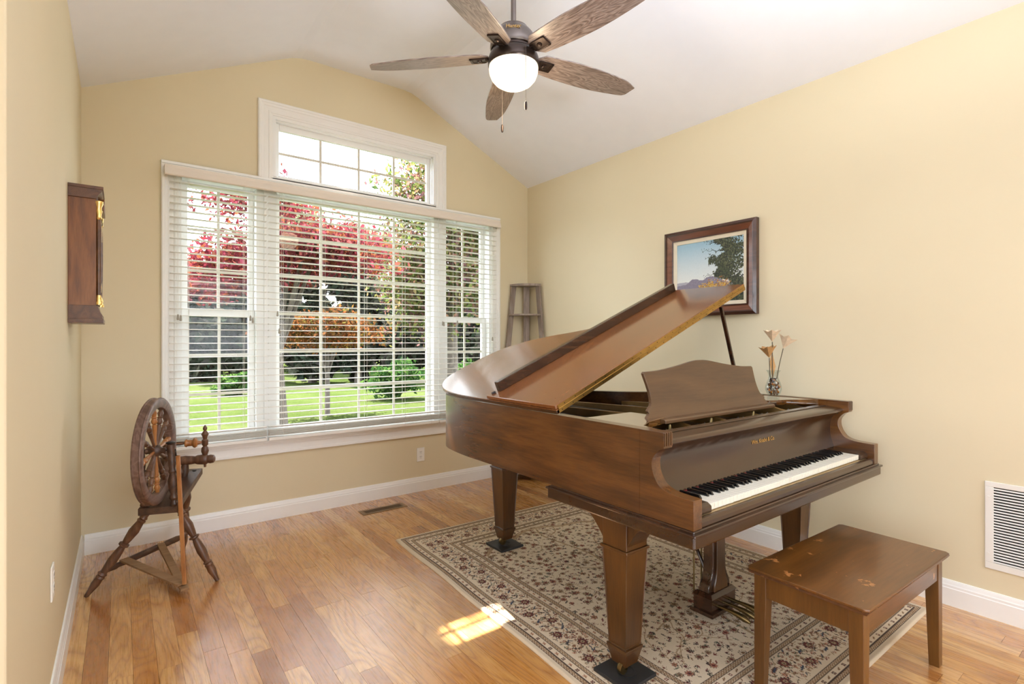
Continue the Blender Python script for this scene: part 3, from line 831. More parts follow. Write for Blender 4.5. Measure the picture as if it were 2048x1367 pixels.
    for t_ in np.arange(ce + q / 2, RWid - ce, q):
        for y_ in (ce, RLen - ce):
            o_ = 0.028 * (1 if int(t_ / q) % 2 else -1); rosette(t_, y_ + o_, 0.026, 10, dk, red, tan); leaf(t_ + 0.03, y_ - o_, 0.02, 0.007, 0.3, blu)
    for q in range(5200):
        px, py = random.uniform(0.03, RWid - 0.03), random.uniform(0.03, RLen - 0.03); e = min(px, RWid - px, py, RLen - py)
        if bm0 + 0.008 < e < bm1 - 0.006:
            L_ = random.uniform(0.005, 0.011); leaf(px, py, L_, L_ * 0.38, random.random() * 6.28, random.choice([dk, grn, brown, tan, tan, rose, red]))
        elif e > 0.335 and random.random() < 0.5:
            L_ = random.uniform(0.004, 0.009); leaf(px, py, L_, L_ * 0.4, random.random() * 6.28, random.choice([tan, brown, grn, red, dk]))
    # guard stripes
    for e0 in (0.028, 0.256):
        spk = (np.sin(A * 2 * pi / 0.016) * np.sin((E - e0) * 2 * pi / 0.012)) > 0.25
        for a, w in ((e0 + 0.002, 0.020), (e0 + 0.050, 0.020)):
            m = (E > a) & (E < a + w); C[m] = tan * 0.88; C[m & spk] = brown; C[m & (np.sin(A * 2 * pi / 0.016 + 2) * np.sin((E - a) * 2 * pi / 0.010) > 0.6)] = cream
            for l in (a, a + w): C[np.abs(E - l) < cell * 0.65] = dk
        ctr = e0 + 0.036
        for t_ in np.arange(ctr, RLen - ctr, 0.042):
            k = int(t_ / 0.042)
            for x_ in (ctr, RWid - ctr):
                if k % 2: rosette(x_, t_, 0.0095, 4, dk, red, cream, pi / 4)
                else: leaf(x_, t_, 0.013, 0.005, 1.2, brown); leaf(x_, t_, 0.010, 0.004, 2.4, rose)
        for t_ in np.arange(ctr, RWid - ctr, 0.042):
            k = int(t_ / 0.042)
            for y_ in (ctr, RLen - ctr):
                if k % 2: rosette(t_, y_, 0.0095, 4, dk, red, cream, pi / 4)
                else: leaf(t_, y_, 0.013, 0.005, 0.4, brown)
    m = E < 0.026; C[m] = cream * 0.95
    # quad corners on the floor: near-left, near-right, far-right, far-left
    NL, NR, FR, FL = np.array((1.305, 0.78)), np.array((3.03, 0.77)), np.array((2.995, 3.035)), np.array((1.384, 3.07))
    gx, gy = np.meshgrid(np.linspace(0, 1, nx), np.linspace(0, 1, ny))
    P = (NL * (1 - gx)[..., None] + NR * gx[..., None]) * (1 - gy)[..., None] + (FL * (1 - gx)[..., None] + FR * gx[..., None]) * gy[..., None]
    P[..., 0] += 0.004 * np.sin(gy * 19) * (1 - gx)
    Ed = np.minimum(np.minimum(gx * RWid, (1 - gx) * RWid), np.minimum(gy * RLen, (1 - gy) * RLen))
    Z = 0.0085 - 0.006 * np.exp(-(Ed / 0.004) ** 2) + 0.0012 * np.exp(-((Ed - 0.012) / 0.008) ** 2)
    c0 = np.array((2.17, 1.92, 0.0))
    V = np.concatenate([P, Z[..., None]], axis=2).reshape(-1, 3) - c0
    idx = np.arange(nx * ny).reshape(ny, nx)
    Q = np.stack([idx[:-1, :-1], idx[:-1, 1:], idx[1:, 1:], idx[1:, :-1]], axis=-1).reshape(-1, 4)
    # skirt
    rim = np.concatenate([idx[0, :], idx[1:, -1], idx[-1, -2::-1], idx[-2:0:-1, 0]]); nb = len(V)
    low = V[rim].copy(); low[:, 2] = 0.0005; V = np.concatenate([V, low]); k = len(rim)
    sk = np.stack([np.roll(rim, -1), rim, nb + np.arange(k), nb + np.roll(np.arange(k), -1)], axis=-1)
    Q = np.concatenate([Q, sk])
    me = bpy.data.meshes.new('rug'); me.vertices.add(len(V)); me.vertices.foreach_set('co', V.astype(np.float32).ravel())
    me.loops.add(len(Q) * 4); me.loops.foreach_set('vertex_index', Q.astype(np.int32).ravel())
    me.polygons.add(len(Q)); me.polygons.foreach_set('loop_start', np.arange(0, len(Q) * 4, 4, dtype=np.int32)); me.polygons.foreach_set('loop_total', np.full(len(Q), 4, dtype=np.int32))
    me.update(calc_edges=True)
    ca = me.color_attributes.new('Col', 'FLOAT_COLOR', 'POINT')
    CC = np.concatenate([C.reshape(-1, 3), C.reshape(-1, 3)[rim] * 0 + cream * 0.9]); CC = np.concatenate([CC, np.ones((len(CC), 1))], axis=1)
    ca.data.foreach_set('color', CC.astype(np.float32).ravel())
    me.materials.append(M['rug'])
    o = bpy.data.objects.new('area_rug', me); COL.objects.link(o); o.location = tuple(c0)
    tag(o, 'cream rug with floral borders and dense flowers, lying under the piano', 'rug')


rug()


# ------------------------------------------------------------------ grand piano
PX0, PX1, PYF = 1.428, 2.958, 0.956
piano = thing('grand_piano', 'brown walnut baby grand piano with raised lid, on the rug', 'piano', (2.2, 1.9, 0.0))
PT = 0.046
ZR0, ZR1 = 0.665, 0.958
YR = 1.068
outer = catmull([(PX0, YR + 0.10), (PX0, 1.6), (PX0, 2.05), (PX0 + 0.004, 2.35), (PX0 + 0.045, 2.58), (PX0 + 0.15, 2.71), (PX0 + 0.30, 2.745), (1.95, 2.735), (2.10, 2.66), (2.22, 2.50),
                 (2.32, 2.28), (2.46, 2.08), (2.66, 1.94), (2.84, 1.80), (2.935, 1.62), (PX1, 1.42), (PX1, 1.25), (PX1, YR + 0.10)], 6)
def inset(poly, d):
    out = []; n = len(poly)
    for i in range(n):
        p0 = poly[max(i - 1, 0)]; p1 = poly[min(i + 1, n - 1)]
        tx, ty = p1[0] - p0[0], p1[1] - p0[1]; L = math.hypot(tx, ty) or 1
        out.append((poly[i][0] + ty / L * d, poly[i][1] - tx / L * d))
    return out
inner = inset(outer, PT)
ringpoly_o = outer; ringpoly_i = inner
b = MB()
n_ = len(outer)
vs = [(x, y, ZR0) for x, y in outer] + [(x, y, ZR1) for x, y in outer] + [(x, y, ZR0) for x, y in inner] + [(x, y, ZR1) for x, y in inner]
fs = []
for i in range(n_ - 1):
    j = i + 1
    fs += [(j, i, n_ + i, n_ + j), (2 * n_ + i, 2 * n_ + j, 3 * n_ + j, 3 * n_ + i), (n_ + j, n_ + i, 3 * n_ + i, 3 * n_ + j), (i, j, 2 * n_ + j, 2 * n_ + i)]
fs += [(0, 2 * n_, 3 * n_, n_), (2 * n_ - 1, 4 * n_ - 1, 3 * n_ - 1, n_ - 1)]
b.add(vs, fs)
case = part('case_rim', b, 'pw_y', piano, smooth=True)
# cheeks (arms): side profile
armp = catmull([(1.068, 0.905), (1.092, 0.893), (1.113, 0.866), (1.116, 0.838), (1.106, 0.806), (1.085, 0.779), (1.048, 0.765), (1.0, 0.761), (PYF, 0.760)], 6)
cheek = [(YR + 0.10, ZR0), (YR + 0.10, 0.905)] + armp + [(PYF, 0.745), (PYF, ZR0)]
cheek = [(YR + 0.10, ZR1), (YR, ZR1)] + armp[0:] + [(PYF, ZR0), (YR + 0.10, ZR0)]
for xa, xb in ((PX0, PX0 + PT), (PX1 - PT, PX1)):
    part('arm', MB().prism(cheek, xa, xb, 'x'), 'pw_y', piano, smooth=True, bevel=0.0008, seg=1)
    c = MB()
    for k in range(4): c.box(xa + 0.003 + k * 0.011, xa + 0.010 + k * 0.011, YR - 0.004 + (0 if k else 0.001), YR + 0.01, 0.912, ZR1 - 0.002)
    part('rim_end_reeding', c, 'pw_z', piano, bevel=0.0015)
# bottom (solid underside) and plinth
b = MB(); b.prism([(x, y) for x, y in inset(outer, 0.02)], ZR0 - 0.002, ZR0 + 0.03, 'z'); part('bottom_board', b, 'pw_dark', piano)
b = MB().box(PX0 - 0.010, PX1 + 0.010, PYF - 0.010, 1.642, 0.609, 0.652)
part('key_bed', b, 'pw_x', piano, bevel=0.006)
b = MB().box(PX0 - 0.004, PX1 + 0.004, PYF - 0.004, 1.63, 0.652, 0.6645).box(PX0 - 0.016, PX1 + 0.016, PYF - 0.016, 1.648, 0.648, 0.657)
part('key_bed_moulding', b, 'pw_dark', piano, bevel=0.003)
# key slip, key blocks
part('key_slip', MB().prism([(PYF + 0.004, ZR0), (PYF + 0.004, 0.680), (PYF + 0.010, 0.689), (PYF + 0.02, 0.691), (PYF + 0.03, 0.688), (PYF + 0.03, ZR0)], PX0 + PT, PX1 - PT, 'x'), 'pw_x', piano, bevel=0.002)
KX0, KX1, KYF, KYB = 1.578, 2.825, 0.992, 1.128
for xa, xb in ((PX0 + PT, KX0 - 0.003), (KX1 + 0.003, PX1 - PT)):
    part('key_block', MB().prism([(KYF - 0.008, 0.69), (KYF - 0.008, 0.712), (KYF + 0.008, 0.722), (KYB + 0.02, 0.724), (KYB + 0.02, 0.69)], xa, xb, 'x'), 'pw_x', piano, bevel=0.004)
part('key_frame', MB().box(PX0 + PT, PX1 - PT, 0.99, KYB + 0.02, 0.662, 0.688), 'keywood', piano)
# keyboard: 52 white, 36 black
kw = (KX1 - KX0) / 52
names = 'ABCDEFG'
base = None
for i in range(52):
    x = KX0 + (i + 0.5) * kw
    if base is None:
        base = part('white_key', MB().box(-kw / 2 + 0.0006, kw / 2 - 0.0006, KYF - x * 0, KYB, 0.694, 0.7155), 'ivory', piano, bevel=0.0012, local=True)
        base.location = (x - 2.2, -1.9, 0)
        k = base
    else:
        k = copy_part(base, piano, (x - 2.2, -1.9, 0))
    k.location.z = random.uniform(-0.0004, 0.0004)
bbase = None
for i in range(51):
    if names[i % 7] in 'ACDFG' and not (i == 51):
        x = KX0 + (i + 1) * kw + {'A': 0.001, 'C': -0.002, 'D': 0.002, 'F': -0.002, 'G': 0.0}[names[i % 7]]
        if bbase is None:
            m_ = MB(); hw = 0.0055
            m_.add([(-hw, KYF + 0.05, 0.7155), (hw, KYF + 0.05, 0.7155), (hw, KYB, 0.7155), (-hw, KYB, 0.7155), (-hw * .78, KYF + 0.058, 0.7275), (hw * .78, KYF + 0.058, 0.7275), (hw * .78, KYB, 0.7275), (-hw * .78, KYB, 0.7275)],
                   [(0, 3, 2, 1), (4, 5, 6, 7), (0, 1, 5, 4), (1, 2, 6, 5), (2, 3, 7, 6), (3, 0, 4, 7)])
            bbase = part('black_key', m_, 'ebony', piano, bevel=0.0012, local=True); bbase.location = (x - 2.2, -1.9, 0)
        else: copy_part(bbase, piano, (x - 2.2, -1.9, 0))
part('name_felt', MB().box(KX0, KX1, KYB - 0.002, KYB + 0.004, 0.714, 0.720), 'felt', piano)
# fallboard
fb = catmull([(1.130, 0.716), (1.138, 0.735), (1.150, 0.78), (1.152, 0.83), (1.143, 0.868), (1.122, 0.893), (1.100, 0.903), (1.093, 0.910), (1.096, 0.919), (1.106, 0.924)], 5)
fall = part('fallboard', MB().prism(fb + [(1.168, 0.926), (1.168, 0.716)], PX0 + PT, PX1 - PT, 'x'), 'pw_x', piano, smooth=True)
for x in (PX0 + PT + 0.004, PX1 - PT - 0.004):
    part('pivot_knob', MB().lathe([(0.004, -0.004), (0.004, 0.004)], (x, 1.118, 0.895), (1, 0, 0), 10), 'brass_dull', fall)


def lettering(body, size, mat, parent, mtx, extrude=0.0006, name='lettering'):
    c = bpy.data.curves.new('txt', 'FONT'); c.body = body; c.size = size; c.extrude = extrude; c.align_x = 'CENTER'
    tmp = bpy.data.objects.new('txt', c); COL.objects.link(tmp); bpy.context.view_layer.update()
    me = bpy.data.meshes.new_from_object(tmp.evaluated_get(bpy.context.evaluated_depsgraph_get()))
    bpy.data.objects.remove(tmp); me.transform(mtx); r = rootloc(parent); me.transform(Matrix.Translation(-r))
    me.name = name; me.materials.clear(); me.materials.append(M[mat]); o = bpy.data.objects.new(name, me); COL.objects.link(o); o.parent = parent; return o


lettering('Wm. Knabe & Co.', 0.026, 'gold', fall, Matrix.Translation((2.235, 1.1505, 0.822)) @ Matrix.Rotation(radians(90), 4, 'X') @ Matrix.Diagonal((1.0, 1, 1, 1)))
# inside: plate, pin block, struts, pins, strings
inn = inset(outer, PT + 0.004)
ip = [(x, y) for x, y in inn if y > 1.17]
part('soundboard', MB().prism(ip, 0.80, 0.812, 'z'), 'pw_dark', piano)
part('front_rail', MB().box(PX0 + PT, PX1 - PT, 1.172, 1.205, 0.86, 0.930), 'pw_x', piano, bevel=0.002)
plate = part('iron_plate', MB().box(PX0 + PT + 0.01, PX1 - PT - 0.01, 1.21, 1.36, 0.862, 0.872), 'plate', piano, bevel=0.002)
b = MB()
for x in (1.60, 1.86, 2.12, 2.40, 2.66, 2.86):
    yb = 1.5 if x > 2.8 else (2.6 - max(0, (x - 2.0)) * 1.15)
    part('plate_strut', MB().prism([(1.20, 0.872), (1.21, 0.905), (1.36, 0.935), (1.6, 0.93), (yb, 0.90), (yb, 0.872)], x - 0.010, x + 0.010, 'x'), 'plate', plate, bevel=0.003)
b = MB()
for i in range(200):
    x = 1.52 + i * (2.90 - 1.52) / 200
    if min(abs(x - q) for q in (1.60, 1.86, 2.12, 2.40, 2.66, 2.86)) < 0.016: continue
    y = 1.235 + 0.026 * (i % 4) + 0.01 * ((i // 4) % 2)
    b.lathe([(0.0028, 0), (0.0028, 0.030), (0.0022, 0.031)], (x, y, 0.870), (0, 0.12, 1), 6)
part('tuning_pins', b, 'steel', piano, kind='stuff')
b = MB()
for i in range(120):
    x = 1.50 + i * (2.88 - 1.50) / 120; yb = 2.55 - max(0, x - 1.9) * 1.1
    b.box(x - 0.0006, x + 0.0006, 1.34, max(yb, 1.5), 0.8855, 0.8868)
part('strings', b, 'steel', piano, kind='stuff')
b = MB()
for i in range(68):
    x = 1.52 + i * (2.80 - 1.52) / 68; b.box(x - 0.006, x + 0.006, 1.46, 1.50, 0.888, 0.912)
part('dampers', b, 'ebony', piano, kind='stuff')
# music shelf and desk
for sx in (-1, 1):
    xa = 2.2 + sx * 0.726; xb = 2.2 + sx * 0.45
    pts = [(xa, 1.09), (xa, 1.48), (xb, 1.48), (xb, 1.30), (2.2 + sx * 0.60, 1.262), (2.2 + sx * 0.69, 1.215)]
    if sx > 0: pts = [(xa, 1.20), (xa, 1.48), (xb, 1.48), (xb, 1.335), (2.2 + sx * 0.57, 1.305), (2.2 + sx * 0.66, 1.245)]
    part('music_shelf', MB().prism(pts, 0.930, 0.956, 'z'), 'shelf_pol', piano, bevel=0.002)
part('desk_slide', MB().box(1.74, 2.66, 1.30, 1.42, 0.935, 0.951), 'pw_dark', piano, bevel=0.003)
dsk = []
top = catmull([(1.704, 1.135), (1.80, 1.138), (1.93, 1.152), (2.06, 1.171), (2.12, 1.174), (2.18, 1.171), (2.31, 1.152), (2.44, 1.138), (2.538, 1.135)], 4)
side_r = catmull([(2.545, 1.128), (2.535, 1.06), (2.542, 1.01), (2.562, 0.992), (2.575, 0.982), (2.570, 0.972), (2.592, 0.955), (2.600, 0.935)], 3)
side_l = [(2 * 2.12 - x, z) for x, z in side_r][::-1]
outl = top + side_r + side_l
yb0, zb0, yb1, zb1 = 1.305, 0.935, 1.375, 1.155
def lean(y_off):
    def f(x, z): return (x, yb0 + (z - zb0) / (zb1 - zb0) * (yb1 - yb0) + y_off, z)
    return f
f0, f1 = lean(0.0), lean(0.014)
n_ = len(outl)
DX = 0.045
b = MB(); b.add([f0(x + DX * 0, z) for x, z in outl] + [f1(x + DX * 0, z) for x, z in outl],
                [tuple(range(n_)), tuple(range(n_, 2 * n_))[::-1]] + [((i + 1) % n_, i, n_ + i, n_ + (i + 1) % n_) for i in range(n_)])
desk = part('music_desk', b, 'desk', piano, bevel=0.003)
part('desk_ledge', MB().prism([(1.262, 0.936), (1.262, 0.948), (1.268, 0.952), (1.308, 0.952), (1.308, 0.936)], 1.70, 2.565, 'x'), 'desk', desk, bevel=0.002)
for x in (1.66, 1.95, 2.30):
    part('ledge_peg', MB().lathe([(0.005, 0), (0.007, 0.01), (0.004, 0.03)], (x + 0.08, 1.272, 0.900), (0, 0, 1), 8), 'brass_dull', desk)
# lid assembly, tilted about the spine hinge
AL = math.atan(0.41); LX, LZ = PX0 - 0.012, 0.962
TL = Matrix.Translation((LX, 0, LZ)) @ Matrix.Rotation(-AL, 4, 'Y')
lo = [(x, y) for x, y in outer if y > 1.575]
lo = inset(lo, -0.012)
lo = [(max(0.0, (x - LX)) / 1.0, y) for x, y in lo]
lo = [(0.0, 1.575)] + lo + [(1.556, 1.60), (1.556, 1.575)]
lo = [(min(x * (1.0 if x < 1.3 else 1.0), 1.556), y) for x, y in lo]
b = MB(); b.T = TL; b.prism(lo, 0.0, 0.020, 'z'); lid = part('lid', b, 'lid', piano, bevel=0.003)
b = MB(); b.T = TL; b.prism([(0.0, 1.575), (0.0, 2.072), (1.53, 2.072), (1.556, 2.045), (1.556, 1.575)], 0.022, 0.039, 'z'); flap = part('folded_flap', b, 'lid', lid, bevel=0.003, label='front lid flap folded back on the lid, underside up')
b = MB(); b.T = TL; b.box(0.055, 1.540, 2.020, 2.052, 0.039, 0.088); part('flap_rail', b, 'pw_dark', lid, bevel=0.003)
b = MB(); b.T = TL; b.prism([(x - 0.002 if x < 0.02 else (x + 0.001 if y > 2.6 else x + 0.0015), y + (0.0015 if y > 2.3 else 0.0)) for x, y in lo], 0.003, 0.016, 'z'); part('lid_edge', b, 'pw_dark', lid)
b = MB(); b.T = TL; b.box(0.02, 0.04, 2.04, 2.052, 0.039, 0.048); part('flap_bumper', b, 'black_rub', lid, bevel=0.002)
b = MB(); b.T = TL; b.box(0.012, 1.550, 1.5725, 1.5745, 0.003, 0.0185).box(0.012, 1.550, 1.5725, 1.5745, 0.0215, 0.037); hng = part('piano_hinge', b, 'brass', lid)
b = MB(); b.T = TL; b.tube([(0.012, 1.5715, 0.020), (1.550, 1.5715, 0.020)], 0.0022, 8); part('hinge_pin', b, 'brass', hng, smooth=True)
b = MB(); b.T = TL
for k in range(24):
    for zz in (0.0105, 0.0295): b.lathe([(0.0024, 0), (0.0024, 0.0012)], (0.03 + k * 0.065 + (0.02 if zz > .02 else 0), 1.5725, zz), (0, -1, 0), 6)
part('hinge_screws', b, 'iron', hng, kind='stuff')
# prop stick
b = MB().beam((2.852, 1.592, 0.90), (2.800, 1.592, 1.02), 0.020, 0.034, (0, 1, 0)).beam((2.805, 1.592, 1.01), (2.632, 1.592, 1.447), 0.014, 0.020, (0, 1, 0))
part('lid_prop', b, 'pw_dark', piano, bevel=0.003)
# legs
def inset_post(cx, cy, z0, a0, z1, a1):
    bm = bmesh.new(); v = [bm.verts.new(p) for p in [(cx - a0, cy - a0, z0), (cx + a0, cy - a0, z0), (cx + a0, cy + a0, z0), (cx - a0, cy + a0, z0), (cx - a1, cy - a1, z1), (cx + a1, cy - a1, z1), (cx + a1, cy + a1, z1), (cx - a1, cy + a1, z1)]]
    for f in [(0, 3, 2, 1), (4, 5, 6, 7)]: bm.faces.new([v[i] for i in f])
    side = [bm.faces.new([v[i] for i in f]) for f in [(0, 1, 5, 4), (1, 2, 6, 5), (2, 3, 7, 6), (3, 0, 4, 7)]]
    r = bmesh.ops.inset_individual(bm, faces=side, thickness=0.011, depth=0.0)
    bmesh.ops.inset_individual(bm, faces=side, thickness=0.003, depth=-0.004)
    m_ = MB(); bm.verts.index_update(); m_.v = [tuple(p.co) for p in bm.verts]; m_.f = [tuple(q.index for q in f.verts) for f in bm.faces]; bm.free(); return m_


RZ = 0.0245
def piano_leg(cx, cy, ztop, brackets, mat='pw_z'):
    m_ = inset_post(cx, cy, 0.125, 0.042, 0.485, 0.060)
    m_.box(cx - 0.065, cx + 0.065, cy - 0.065, cy + 0.065, 0.485, 0.497)
    m_.box(cx - 0.058, cx + 0.058, cy - 0.058, cy + 0.058, 0.497, ztop)
    m_.box(cx - 0.048, cx + 0.048, cy - 0.048, cy + 0.048, 0.112, 0.125)
    m_.frus(cx, cy, 0.056, 0.033, 0.112, 0.046)
    L = part('leg', m_, mat, piano, bevel=0.002)
    for ax, sg, ln in brackets:
        cur = [(ln * t_, ztop - 0.012 - (ztop - 0.52) * (1 - sin(t_ * pi / 2))) for t_ in (0, .15, .3, .45, .6, .75, .9, 1.0)]
        pts = [(0.055, ztop)] + [(0.055 + a, z_) for a, z_ in cur] + [(0.055 + ln, ztop)]
        pts = [(sg * a, z_) for a, z_ in pts]
        if ax == 'x': bb = MB().prism([(cx + a, z_) for a, z_ in pts], cy - 0.052, cy + 0.052, 'y')
        else: bb = MB().prism([(cy + a, z_) for a, z_ in pts], cx - 0.052, cx + 0.052, 'x')
        part('leg_bracket', bb, mat, L, bevel=0.002)
    # caster: stem, fork, wheel
    wx, wy = cx - 0.026, cy - 0.012
    cs_ = MB().lathe([(0.014, 0.046), (0.016, 0.050), (0.016, 0.057)], (cx, cy, 0), (0, 0, 1), 12).beam((cx - 0.006, cy - 0.014, 0.052), (wx, wy - 0.012, 0.044), 0.004, 0.016, (0, 1, 0)).beam((cx - 0.006, cy + 0.014, 0.052), (wx, wy + 0.014, 0.044), 0.004, 0.016, (0, 1, 0))
    cs_.lathe([(0.006, -0.010), (0.0205, -0.009), (0.0215, -0.005), (0.0215, 0.005), (0.0205, 0.009), (0.006, 0.010)], (wx, wy, RZ + 0.0215), (0, 1, 0), 18)
    part('caster', cs_, 'brass_dull', L, smooth=True)
    return L


LEGS = [(1.516, 1.31, 0.609, (('y', 1, 0.11), ('x', 1, 0.12), ('y', -1, 0.08))), (2.876, 1.31, 0.609, (('y', 1, 0.11), ('x', -1, 0.12), ('y', -1, 0.08))), (1.877, 2.572, 0.663, ())]
for a_ in LEGS: piano_leg(*a_)
for (cx, cy, _, _), lab, onrug in zip(LEGS, ('square black caster cup under the nearest left piano leg', 'square black caster cup under the piano leg hidden by the bench', 'square black caster cup under the rear piano leg'), (1, 1, 1)):
    b = MB().box(cx - 0.083, cx + 0.083, cy - 0.083, cy + 0.083, 0.0092, 0.0225)
    o = part('caster_cup', b, 'black_rub', None, bevel=0.003); tag(o, lab, 'caster cup', 'caster cups under the piano')
    rr = MB().lathe([(0.030, 0.0205), (0.036, 0.0205), (0.036, 0.0245), (0.031, 0.0245), (0.0305, 0.0215)], (cx, cy - 0.01, 0), (0, 0, 1), 24)
    part('raised_ring', rr, 'black_rub', o, smooth=True)
# pedal lyre
LYX, LYY = 2.2, 1.362
b = MB().box(LYX - 0.11, LYX + 0.11, LYY - 0.058, LYY + 0.058, 0.028, 0.045).box(LYX - 0.098, LYX + 0.098, LYY - 0.046, LYY + 0.046, 0.045, 0.105).frus(LYX, LYY, 0.105, 0.104, 0.122, 0.088, 0.052, 0.036)
part('pedal_box', b, 'pw_dark', piano, bevel=0.002)
hl = catmull([(-0.088, 0.122), (-0.082, 0.150), (-0.062, 0.185), (-0.052, 0.23), (-0.050, 0.40), (-0.050, 0.61)], 5)
pts = [(LYX + a, z_) for a, z_ in hl] + [(LYX - a, z_) for a, z_ in hl[::-1]]
part('lyre_column', MB().prism(pts, LYY - 0.024, LYY + 0.026, 'y'), 'pw_dark', piano, bevel=0.003)
hl2 = [(a * 0.62, z_) for a, z_ in hl]
pts = [(LYX + a, z_) for a, z_ in hl2] + [(LYX - a, z_) for a, z_ in hl2[::-1]]
part('lyre_panel', MB().prism(pts, LYY - 0.034, LYY - 0.022, 'y'), 'pw_z', piano, bevel=0.003)
for k, x in enumerate((LYX - 0.052, LYX, LYX + 0.052)):
    b = MB().tube([(x, LYY, 0.066), (x, LYY - 0.10, 0.070), (x + 0.006, LYY - 0.135, 0.066), (x + 0.010, LYY - 0.17, 0.058), (x + 0.011, LYY - 0.195, 0.050)], [0.007, 0.008, 0.012, 0.015, 0.006], 10)
    part('pedal', b, 'brass_dull', piano, smooth=True)
for x in (LYX - 0.088, LYX - 0.03, LYX + 0.04):
    part('pedal_rod', MB().tube([(x, LYY + 0.05, 0.11), (x, LYY + 0.05, 0.612)], 0.004, 8), 'brass_dull', piano, smooth=True)
part('lyre_brace', MB().tube([(LYX - 0.03, LYY + 0.03, 0.20), (LYX - 0.06, LYY + 0.22, 0.612)], 0.008, 8), 'pw_dark', piano, smooth=True)
part('lyre_brace', MB().tube([(LYX + 0.03, LYY + 0.03, 0.20), (LYX + 0.06, LYY + 0.22, 0.612)], 0.008, 8), 'pw_dark', piano, smooth=True)


# ------------------------------------------------------------------ piano bench
bench = thing('piano_bench', 'worn brown wooden piano bench standing in front of the keyboard', 'bench', (2.199, 0.797, 0.0), radians(-1.6))
BW, BD, BZ = 0.380, 0.197, 0.440
b = MB().prism([(-BW + .012, -BD), (BW - .012, -BD), (BW, -BD + .012), (BW, BD - .012), (BW - .012, BD), (-BW + .012, BD), (-BW, BD - .012), (-BW, -BD + .012)], BZ - 0.010, BZ, 'z')
part('seat', b, 'bench', bench, local=True, bevel=0.003)
b = MB().frus(0, 0, BZ - 0.022, BW - 0.008, BZ - 0.010, BW - 0.0005, BD - 0.008, BD - 0.0005)
part('seat_edge', b, 'bench_edge', bench, local=True, bevel=0.002, label='chipped and worn edge moulding of the seat')
lx, ly = BW - 0.042, BD - 0.042
for sx in (-1, 1):
    for sy in (-1, 1):
        t_ = 0.022; b_ = 0.017; zf = 0.0002 if sx > 0 else 0.0098
        ox, oy = sx * (lx + t_), sy * (ly + t_)            # outer faces stay upright, inner faces taper
        def rect(w, z): return [(ox, oy, z), (ox - sx * 2 * w, oy, z), (ox - sx * 2 * w, oy - sy * 2 * w, z), (ox, oy - sy * 2 * w, z)]
        vs = rect(b_, zf) + rect(t_, BZ - 0.11) + rect(t_, BZ - 0.022)
        fs = [(3, 2, 1, 0), (8, 9, 10, 11)] + [(i + 4 * k, (i + 1) % 4 + 4 * k, (i + 1) % 4 + 4 * k + 4, i + 4 * k + 4) for k in (0, 1) for i in range(4)]
        if sx * sy < 0: fs = [f[::-1] for f in fs]
        part('leg', MB().add(vs, fs), 'bench_leg', bench, local=True, bevel=0.002)
zt, zb_ = BZ - 0.022, BZ - 0.10
for sy in (-1, 1): part('apron', MB().box(-lx + 0.022, lx - 0.022, sy * (ly + 0.010) - 0.009, sy * (ly + 0.010) + 0.009, zb_, zt), 'bench', bench, local=True, bevel=0.001)
for sx in (-1, 1): part('apron', MB().box(sx * (lx + 0.010) - 0.009, sx * (lx + 0.010) + 0.009, -ly + 0.022, ly - 0.022, zb_, zt), 'bench_leg', bench, local=True, bevel=0.001)
part('compartment_bottom', MB().box(-lx, lx, -ly, ly, BZ - 0.092, BZ - 0.086), 'bench_leg', bench, local=True)


